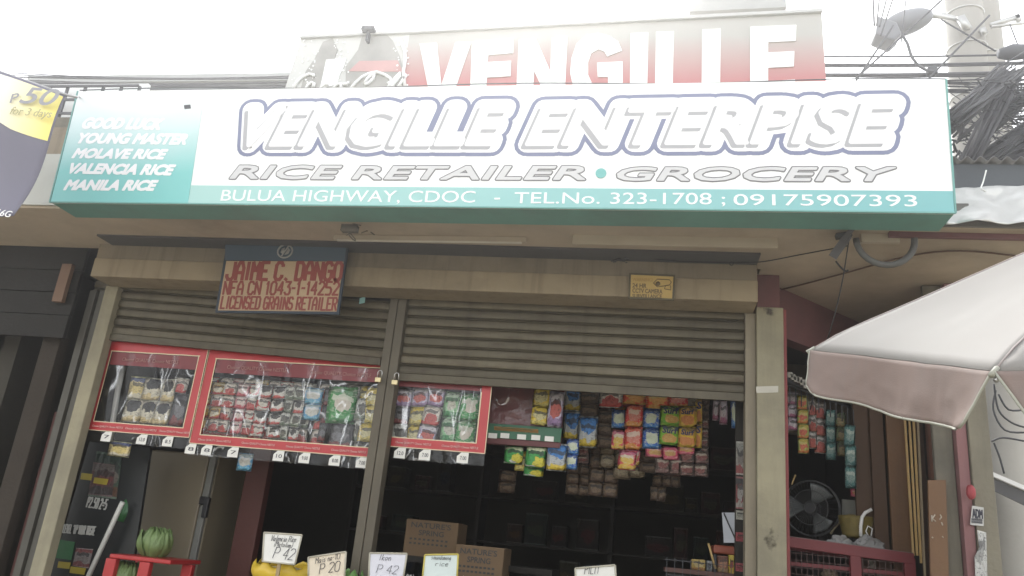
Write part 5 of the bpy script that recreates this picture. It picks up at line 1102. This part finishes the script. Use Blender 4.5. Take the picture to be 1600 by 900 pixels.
def bag(px0, px1, py0, py1, Y, mat, label, seed):
    a, b = at(px0,py1,Y), at(px1,py0,Y); cxx = (a.x+b.x)/2; w = (b.x-a.x)/2; h = b.z-a.z
    def f(u, v):
        th, ph = u*2*math.pi, v*math.pi/2; d = Vector((math.cos(th)*math.cos(ph), math.sin(th)*math.cos(ph), math.sin(ph)))
        k = 1+.35*noise.noise(d*2.5+Vector((seed,0,0)))+.15*noise.noise(d*7+Vector((seed,3,0)))
        return Vector((cxx+d.x*w*k, Y+.15+d.y*w*.6*k, a.z+d.z*h*k))
    o = MB().grid(f, 28, 10).build('plastic_bag', mat, None, org=(cxx,Y+.15,a.z), smooth=False); tag(o, label, 'bag')
BG = M('bag_plastic', (0.3, 0.3, 0.29), .22, .5, 9, .4)
bag(1300,1340,838,850,6.02,BG,'crumpled grey plastic bag on the red counter, left one',1)
bag(1338,1392,842,858,6.02,BG,'crumpled clear plastic bag on the red counter, right one',2)
bag(1366,1398,872,888,6.1,M('bag_pale', (.35,.33,.28), .3, .5, 9, .4),'pale bundle behind the mesh of the red counter',3)
bag(1290,1316,888,900,6.1,M('tan_bundle', (.24,.19,.13), .6, .3, 7, .3),'tan bundle behind the mesh at the lower left of the red counter',4)
q = [at(x,y,6.55) for x,y in ((1316,780),(1352,783),(1356,842),(1316,838))]; m = MB(); m.prism(q, (0,.02,0)); o = m.build('pale_board', M('pale_grey_board', (.30,.30,.26), .6, .15), org=q[0]); tag(o, 'pale grey board standing behind the basket', 'board')
bk = thing('basket', 'basket with a tall white arched handle and yellow contents on the red counter', 'basket', at(1348,838,6.2))
m = MB(); bc = at(1347,840,6.2)
arc = [at(x,y,6.2) for x,y in ((1345,838),(1345,822),(1347,808),(1352,801),(1362,796))]
m.tube(arc, .012, 8); m.build('handle', WHITE, bk)
m = MB(); m.tube([at(x,y,6.22) for x,y in ((1357,838),(1353,830),(1356,822),(1363,826),(1361,838))], .005, 6); m.build('wire_loop', WHITE, bk)
def bf(u, v):
    th = u*2*math.pi; r = .10+.03*v; return Vector((bc.x+.0+math.cos(th)*r, 6.32+math.sin(th)*r*.8, bc.z+.15*v))
MB().grid(bf, 24, 6).build('basket_wall', M('yellow_basket', (0.17, 0.13, 0.03), .5, .3, 20, .4), bk, smooth=True, thick=.006)
m = MB(); m.tube([Vector((bc.x-.16+.32*k/12, 6.45, bc.z+.02+.15*math.sin(math.pi*k/12))) for k in range(13)], .008, 6); m.build('rear_handle', M('tan_wire', (.3,.25,.15), .5), bk)
# wooden folding doors, sticks, planks
Yd = 6.15
dx = lambda px: at(px,700,Yd).x
dr = thing('folding_door', 'brown folding wooden door panels at the right of the side opening', 'door', (dx(1390),Yd,.13))
for p0, p1, yy, mt in ((1340,1366,.10,M('dark_brown_wood', (.075,.04,.02))),(1364,1386,.05,M('dark_brown_wood', (0.14, 0.08, 0.045), .6, .2, 4, .2, streak=.5, dirtcol=(.03,.02,.015))),(1387,1418,0,BROWNW)):
    MB().box(dx(p0),dx(p1)-.004,Yd+yy,Yd+yy+.035,.14,3.0).build('door_panel', mt, dr, bevel=.004)
MB().box(dx(1432),dx(1447),Yd+.03,Yd+.06,.14,3.0).build('door_panel', M('dark_brown_wood', (.1,.05,.03)), dr, bevel=.004)
MB().box(dx(1447)+.003,dx(1453),Yd-.05,Yd+.0,2.05,3.0).build('edge_strip', M('reddish_wood', (.24,.11,.07), .6, .15), dr)
gs = 'pale wooden slats leaning against the folding door'
for k, (xt, xb, yb) in enumerate(((1411,1427,868),(1418,1433,868),(1425,1439,880),(1432,1445,905))):
    m = MB(); m.beam(at(xt,610,6.05-.012*k), at(xb,yb,6.05-.012*k), .013, .014); o = m.build('wooden_slat', STICK if k < 3 else M('grey_stick', (.35,.28,.18), .6), org=at(xb,yb,6.05)); tag(o, ('first','second','third','fourth, greyer')[k]+' pale slat from the left leaning against the folding door', 'slat', gs)
q = [at(x,y,5.57) for x,y in ((1450,750),(1478,750),(1484,930),(1455,930))]; m = MB(); m.prism(q, (0,.02,0)); pl_ = m.build('plywood_plank', ORANGEW, org=q[0], bevel=.002); tag(pl_, 'orange-brown plywood plank with chalk marks standing beside the grey pilaster', 'plank')
m = MB(); CK = []
for pts in (((1456,805),(1456,815)),((1461,804),(1457,810),(1462,815)),((1469,804),(1471,808),(1468,812)),((1471,816),(1473,821)),((1456,839),(1458,841)),((1472,838),(1474,840))):
    m.tube([at(x,y,5.568) for x,y in pts], .004, 4)
m.build('chalk_mark', M('chalk', (.5,.45,.38), .9), pl_)
# papers and red bag on the column
q = [at(x,y,5.545) for x,y in ((1519,790),(1537,793),(1537,822),(1516,820))]; m = MB(); m.prism(q, (0,.004,0)); po = m.build('notice_paper', M('grey_paper', (.52,.52,.5), .7, .05), org=q[0]); tag(po, 'white printed notice with heavy letters pasted on the concrete column', 'notice')
text('ADM', at(1519,809,5.545), at(1536,811,5.545), .06, INK, po, 5.545, depth=.002, bold=.04)
for y_ in (813,817): text('..............', at(1518,y_,5.545), at(1535,y_+1.5,5.545), .1, INK, po, 5.545, depth=.002)
q = [at(x,y,5.545) for x,y in ((1527,828),(1541,832),(1543,905),(1524,905),(1523,870),(1530,856))]; m = MB(); m.prism(q, (0,.004,0)); o = m.build('torn_newspaper', PRINT('newsprint', (.50,.50,.48), (.48,.48,.46), (.5,.5,.48), (.30,.30,.29), seed=91, ink=(.12,.12,.12), inkamt=.8, bx=.3, bz=.6), org=q[0]); tag(o, 'torn newspaper pasted low on the concrete column', 'newspaper')
c = at(1517,769,5.5)
def rb(u, v):
    th, ph = u*2*math.pi, (v-.5)*math.pi; d = Vector((math.cos(th)*math.cos(ph), math.sin(th)*math.cos(ph), math.sin(ph))); k = 1+.2*noise.noise(d*3); return Vector((c.x+d.x*.026*k, 5.5+d.y*.03*k, c.z+d.z*.045*k))
o = MB().grid(rb, 16, 10).build('red_pouch', M('dull_red_cloth', (.36,.06,.07), .7, .25, 20, .3), org=c, smooth=True); tag(o, 'small red pouch hanging on the concrete column', 'pouch')
# ================================================================== UMBRELLA
random.seed(51)
uc = Vector((1.587,2.49,2.102)); un = Vector((-.119,-.343,1)).normalized(); UR, UH, UT = 1.1, .437, 2.999
uu = Vector((0,1,0)).cross(un).normalized(); uv = un.cross(uu)
rim = [uc+(uu*math.cos(UT+math.pi*k/4)+uv*math.sin(UT+math.pi*k/4))*UR for k in range(8)]; apex = uc+un*UH
ub = thing('umbrella', 'big faded white parasol with dull pink valance at the right edge', 'umbrella', Vector((1.85,3.25,0)))
UW = M('parasol_cloth', (0.225, 0.215, 0.2), .75, .06, 2, .1, dirt=.25, dirtcol=(.21,.185,.17), bscale=300)
UP = M('valance_cloth', (0.19, 0.14, 0.12), .8, .12, 2.5, .12, dirt=.45, dirtcol=(.16,.14,.13), streak=.4, bscale=300)
UB = M('binding_tape', (0.3, 0.3, 0.25), .7, .08)
for k in range(8):
    a, b = rim[k], rim[(k+1) % 8]
    def gore(u, v, a=a, b=b):
        e = a*(1-u)+b*u; p = apex*(1-v)+e*v-Vector((0,0,.014))*max(0,(v-.88)/.12)**2; sag = math.sin(u*math.pi)*v*(.03)
        return p-un*sag+(apex-e)*(.05*math.sin(u*math.pi)*v)+un*(.007*noise.noise(Vector((p.x*3.5,p.y*3.5,1)))+.0035*noise.noise(Vector((p.x*11,p.y*11,4)))*math.sin(u*math.pi))
    MB().grid(gore, 28, 28).build('gore', UW, ub, smooth=True, thick=.003)
    ed = [gore(u/14, 1) for u in range(15)]
    dn = Vector((0,0,-1)); out = ((a+b)/2-uc); out = (out-un*out.dot(un)).normalized()
    H0 = .132
    def val(u, v, ed=ed, out=out, k=k):
        i = min(13, int(u*14)); f_ = u*14-i; p = ed[i]*(1-f_)+ed[i+1]*f_
        h = H0*(1+.14*math.sin(u*math.pi*.9)+.015*math.sin(u*17+k))
        corner = max(0, 1-min(u, 1-u)/.07)
        h *= 1-.13*corner**2
        e0 = .012 if k == 0 else .07
        ins = (b_-a_).normalized()*((e0 if u < .5 else -.065)*v*max(0, 1-min(u,1-u)/.35))
        return p+dn*h*v-un*.0+out*(.006+.02*v+.010*math.sin(u*14+k)*v+.010*noise.noise(Vector((u*7+k*5,v*2,3)))*v+.004*noise.noise(Vector((u*26,v*5+k,9)))*v)+ins
    a_, b_ = a, b
    MB().grid(val, 56, 12).build('valance', UP, ub, smooth=True, thick=.0025)
    m = MB(); m.tube([val(0,v/6) for v in range(6)]+[val(u/28,1) for u in range(29)]+[val(1,1-v/6) for v in range(1,7)], .0036, 5); m.build('binding', UB, ub)
    m = MB(); m.tube([apex-un*.03, apex*.5+a*.5-un*.05, apex*.12+a*.88-un*.03, a-Vector((0,0,.034))], .006, 6); m.build('rib', STEEL, ub)
    m = MB(); m.tube([gore(0,v/14)+un*.002 for v in range(15)], .0022, 4); m.build('seam', M('seam_thread', (.36,.31,.30), .8), ub)
    cp = MB(); cp.tube([a+(apex-a).normalized()*.012-Vector((0,0,.012)), a-(apex-a).normalized()*.016-Vector((0,0,.015))], .007, 8); cp.build('rib_tip', UB, ub)
m = MB(); m.tube([apex+un*.05, apex-un*2.9], .019, 10); m.build('pole', STEEL, ub)
m = MB(); qf = apex-un*(apex.z/un.z); m.disc((qf.x,qf.y,.06+.13), .22, 24, ax=(0,0,1), depth=.06); m.build('base', CONC, ub)
# ================================================================== POLES, LAMP AND CABLES
random.seed(61)
YL = 9.0
POLE = M('pole_concrete', (.38,.365,.33), .85, .12, 2, .25, dirt=.4, dirtcol=(.33,.31,.28), streak=.3)
def pole(pts, r0, label):
    t = thing('utility_pole', label, 'utility pole', Vector((pts[0].x, pts[0].y, 0)))
    b0 = pts[0]+(pts[0]-pts[-1])*(pts[0].z/(pts[-1].z-pts[0].z)); tp = pts[-1]+(pts[-1]-pts[0]).normalized()*2.2
    m = MB(); n = 40; m.tube([b0*(1-k/n)+tp*(k/n) for k in range(n+1)], [r0*(1.15-.35*k/n) for k in range(n+1)], 20); m.build('shaft', POLE, t)
    for z in (5.6,6.1,6.9,7.6,8.1):
        f = (z-b0.z)/(tp.z-b0.z); c = b0*(1-f)+tp*f; rr = r0*(1.15-.35*f)+.006
        m = MB(); m.tube([c+Vector((math.cos(j*math.pi/10)*rr, math.sin(j*math.pi/10)*rr, 0)) for j in range(20)], .012, 5, close=True); m.build('steel_band', GALV, t)
    return t
pole([at(1573,850,YL), at(1508,50,YL)], .24, 'nearer pale concrete utility pole with steel bands right of the roof billboard')
pole([at(1612,850,9.9), at(1540,50,9.9)], .22, 'second concrete utility pole close behind the first')
# street lamp on the pole
t = thing('street_lamp', 'grey backlit street lamp head on a short arm, upper right', 'street lamp', at(1500,35,8.6))
la, lb = at(1376,48,8.4), at(1458,22,8.4); d = (lb-la); L = d.length; d.normalize(); w_ = Vector((0,1,0)).cross(d).normalized()
def lh(u, v):
    th = v*2*math.pi; r = .155*math.sqrt(max(0, 1-(2*u-1)**2))*(1-.15*u); return la+d*L*u+w_*math.cos(th)*r+Vector((0,1,0))*math.sin(th)*r*1.1
LM = M('lamp_grey', (0.22, 0.225, 0.24), .5, .1, 4, .05)
MB().grid(lh, 20, 20).build('lamp_head', LM, t, smooth=True)
m = MB(); m.prism([at(x,y,8.25) for x,y in ((1368,52),(1372,24),(1402,34),(1410,52),(1397,63))], (0,.25,0)); m.build('lamp_box', LM, t, bevel=.02)
m = MB(); m.tube([lb-d*.05, at(1478,27,8.6), at(1492,30,8.75), at(1508,38,8.85)], .028, 8); m.build('arm', GALV, t)
m = MB(); m.beam(at(1470,22,8.8), at(1504,32,8.8), .035, .035); m.beam(at(1548,40,8.75), at(1592,26,8.75), .05, .05); m.tube([at(1550,42,8.7), at(1620,34,8.7)], .02, 6); m.beam(at(1588,24,8.75), at(1592,34,8.75), .05, .05); m.beam(at(1534,45,8.75), at(1538,54,8.75), .06, .06); m.beam(at(1500,26,8.7), at(1512,46,8.7), .09, .05)
tag(m.build('crossarm', GALV, org=at(1550,40,8.75)), 'pale steel crossarm with brackets between the two utility poles', 'crossarm')
def cable(p, q, sag, r, label, mat=CABLE, Y0=8.2, Y1=8.2, n=14):
    a, b = at(p[0],p[1],Y0), at(q[0],q[1],Y1); pts = [a*(1-k/n)+b*(k/n)+Vector((0,0,-sag*math.sin(math.pi*k/n))) for k in range(n+1)]
    m = MB(); m.tube(pts, r, 5); o = m.build('cable', mat, org=a); return tag(o, label, 'cable')
hl = [(88,85,.012,'grey cable, topmost of the level ones between billboard and poles'),(101,98,.02,'second level cable between billboard and poles'),(104,100,.010,'third thin level cable just under the second'),(117,113,.026,'thickest level cable over the right corner of the shop sign'),(119,118,.012,'thin level cable just below the thickest one')]
for y0, y1, r, lb_ in hl: cable((1250,y0),(1760,y1-6),.03,r,lb_,CABLEG)
for a in ((1476,-4,1338,122,'diagonal thin cable crossing from the top to the sign corner, left one',.012),(1396,40,1336,128,'steep thin cable dropping from the street lamp',.012),(1546,24,1452,122,'diagonal cable crossing before the poles',.012),(1470,30,1556,80,'short cable slanting down from the lamp arm to the right',.010),(1578,38,1600,95,'thin cable at the right edge below the crossarm',.008),(1364,-5,1366,40,'upright cable left of the lamp head, leftmost',.012),(1374,-5,1370,40,'upright cable left of the lamp head, second',.010),(1386,-5,1374,42,'upright cable left of the lamp head, third',.010),(1396,-5,1376,56,'slanted cable over the lamp head',.010),(1416,-5,1408,66,'thin cable crossing the middle of the lamp head',.008)):
    cable((a[0],a[1]),(a[2],a[3]),.0,a[5],a[4],CABLEG,8.1,8.1)
m = MB(); m.tube([at(x,y,8.1) for x,y in ((1410,55),(1418,68),(1424,88),(1434,102),(1448,110),(1458,112))], .018, 6); tag(m.build('cable', CABLEG, org=at(1424,88,8.1)), 'curled cable hanging down from the street lamp to the thick cable', 'cable')
m = MB(); m.box(*[v for v in (at(1448,112,8.15).x, at(1464,112,8.15).x, 8.1, 8.2, at(1456,118,8.15).z, at(1456,106,8.15).z)]); o = m.build('cable_joint', DARKGREY, org=at(1456,112,8.15), bevel=.02); tag(o, 'dark lumpy joint on the thickest level cable', 'cable joint')
m = MB(); m.tube([at(x,y,7.9) for x,y in ((1560,84),(1580,82),(1620,80))], [.05,.09,.07], 8); tag(m.build('cable_joint', DARKGREY, org=at(1580,82,7.9)), 'thick taped cable joint at the right edge', 'cable joint')
for k in range(9):
    cable((20, 114+k*3.2+rnd(-1,1)), (520, 116+k*2.8+rnd(-2,2)), rnd(.02,.08), rnd(.006,.014), ('topmost','second','third','fourth','fifth','sixth','seventh','eighth','lowest')[k]+' level wire of the run behind the left half of the shop sign', CABLEG, 7.9, 8.1)
# thick bundles of cables
def bundle(p, q, Y0, Y1, width, n, label, r=.011):
    n = int(n*1.6)
    a, b = at(p[0],p[1],Y0), at(q[0],q[1],Y1); m = MB(); d = (b-a).normalized(); s = d.cross(Vector((0,1,0))).normalized(); e = d.cross(s)
    for k in range(n):
        o1, o2, o3 = (s*rnd(-width,width)+e*rnd(-width,width)*.7 for _ in range(3))
        m.tube([(a+o1), a*.67+b*.33+o2*.3+o1*.7, a*.33+b*.67+o3*.3+o1*.7, b+o3*.5+o1*.5], r*rnd(.6,1.6), 5)
    o = m.build('cable_bundle', CABLE, org=a); o['kind'] = 'thing'; return tag(o, label, 'cable bundle')
bundle((1576,112),(1480,200),7.6,6.4,.14,34,'thick dark bundle of cables running from the poles to the sign corner')
bundle((1578,120),(1512,268),7.6,6.4,.09,26,'dark bundle of cables dropping steeply to the roof edge')
bundle((1640,120),(1545,200),7.8,7.2,.07,16,'bundle of cables at the right edge, upper one')
bundle((1660,165),(1520,262),7.4,6.8,.08,22,'long low bundle of cables slanting to the roof edge')
bundle((1660,215),(1530,268),7.2,6.9,.10,22,'lowest bundle of cables just over the roof edge')
m = MB()
for k in range(260):
    x0_, y0_ = rnd(1478,1640), rnd(120,262); L_ = rnd(25,110); sl_ = random.choice((rnd(-.1,.1), rnd(-.9,-.3), rnd(.2,.8)))
    Y0, Y1 = rnd(6.8,8.6), rnd(6.8,8.6); a, b = at(x0_,y0_,Y0), at(x0_+L_,y0_+L_*sl_,Y1); mid = (a+b)/2+Vector((rnd(-.05,.05),0,-rnd(.0,.12)))
    m.tube([a, a*.5+mid*.5+Vector((0,0,-.02)), mid, mid*.5+b*.5, b], rnd(.003,.008), 4)
for k in range(10):
    y0_ = 125+k*2.2; m.tube([at(1478,y0_+rnd(-1,1),8.3), at(1540,y0_+rnd(-2,3),8.2), at(1660,y0_+rnd(-6,6),8.1)], rnd(.006,.012), 4)
o = m.build('wire_tangle', CABLE, org=at(1550,200,7.5)); o['kind'] = 'stuff'; o['label'] = 'dense tangle of thin grey wires between the poles and the roof edge'
m = MB()
for k in range(140):
    q = at(rnd(1484,1640), 262-abs(rnd(0,1)**2)*58, rnd(7.0,8.2)); th = rnd(0,6.28); L_ = rnd(.06,.18); m.tube([q, q+Vector((math.cos(th)*L_, rnd(-.1,.1), abs(math.sin(th))*L_*.6)), q+Vector((math.cos(th)*L_*1.6, 0, math.sin(th)*L_*.3))], rnd(.008,.02), 4)
o = m.build('cable_debris', CABLE, org=at(1550,240,7.5)); o['kind'] = 'stuff'; o['label'] = 'dark matted heap of old cables lying over the roof edge'
# loops of cable on the pole foot, small roof and drum at the right edge
for k, pts in enumerate((((1553,600),(1560,640),(1580,660),(1602,668)),((1556,610),(1552,640),(1570,672),(1606,676)),((1560,616),(1576,640),(1604,640)),((1549,690),(1568,684),(1604,690)),((1553,692),(1562,715),(1569,740)))):
    wire([at(x,y,8.4) for x,y in pts], .010, ('first','second','third','fourth, nearly level','fifth, lowest')[k]+' slack cable loop on the foot of the concrete pole', 'cable', cat='cable')
t = thing('lean_to_roof', 'dark sheet roof with white edge at the lower right corner', 'roof', at(1570,755,7.6))
a, b = at(1530,737,7.4), at(1680,802,7.4)
m = MB(); m.prism([a, b, b+Vector((0,1.2,.25)), a+Vector((0,1.2,.25))], (0,0,.02)); m.build('sheet', DARKGREY, t)
m = MB(); m.beam(a+Vector((0,-.02,.02)), b+Vector((0,-.02,.02)), .035, .03); m.build('white_edge', WHITE, t)
m = MB(); m.prism([a+Vector((0,.0,-.01)), b+Vector((0,0,-.01)), b+Vector((0,0,-.14)), a+Vector((0,0,-.10))], (0,.02,0)); m.build('front_board', STEELSHADE, t)
MB().box(a.x+.02,a.x+.08,7.9,7.96,0,a.z+.05).build('post', DARKGREY, t)
# trees far behind at the right
TR = [M('leaf_%d' % k, c, .6, .3, 9, 0) for k, c in enumerate(((.05,.085,.03),(.09,.13,.05),(.035,.06,.025)))]
def tree(px, py, Y, h, label):
    base = at(px, py, Y); t = thing('tree', label, 'tree', (base.x, Y, 0)); b3 = Vector((base.x, Y, 0))
    m = MB(); m.tube([b3, b3+Vector((.05,0,h*.4)), b3+Vector((-.05,.1,h*.75))], [.16,.11,.05], 8)
    for k in range(6): s0 = b3+Vector((0,0,h*(.4+.05*k))); m.tube([s0, s0+Vector((math.cos(k*2)*.5, math.sin(k*2)*.5, .4)), s0+Vector((math.cos(k*2)*.9, math.sin(k*2)*.9, .7))], [.05,.035,.015], 5)
    m.build('trunk', RUST, t)
    for g_, mt in enumerate(TR):
        m = MB()
        for k in range(420):
            cl_ = b3+Vector((math.cos(k%9*.7)*h*.2, math.sin(k%9*.7)*h*.2, h*(.55+.045*(k % 9)))); p = cl_+Vector((random.gauss(0,.38), random.gauss(0,.38), random.gauss(0,.35))); s_ = rnd(.07,.15)
            u1 = Vector((rnd(-1,1),rnd(-1,1),rnd(-1,1))).normalized(); u2 = u1.cross(Vector((0,0,1))).normalized(); m.quad(p-u1*s_, p-u2*s_*.5, p+u1*s_, p+u2*s_*.5)
        m.build('crown', mt, t)
tree(1550,850,12.5,4.6,'green leafy tree seen in the gap between the concrete column and the pole')

# ------------------------------------------------------------------ hazy air added to imitate backlit lens glare
hz = MB().box(-60, 60, -30, 60, -1.2, 14).build('glare_haze', None, org=(0, 15, 0))
hz['kind'] = 'stuff'
hm = bpy.data.materials.new('glare_haze_air'); hm.use_nodes = True; hm.node_tree.nodes.clear()
pv = hm.node_tree.nodes.new('ShaderNodeVolumePrincipled'); pv.inputs['Density'].default_value = .0135; pv.inputs['Color'].default_value = (.9,.9,.9,1); pv.inputs['Anisotropy'].default_value = .87
ho = hm.node_tree.nodes.new('ShaderNodeOutputMaterial'); hm.node_tree.links.new(pv.outputs[0], ho.inputs['Volume'])
hz.data.materials.clear(); hz.data.materials.append(hm)
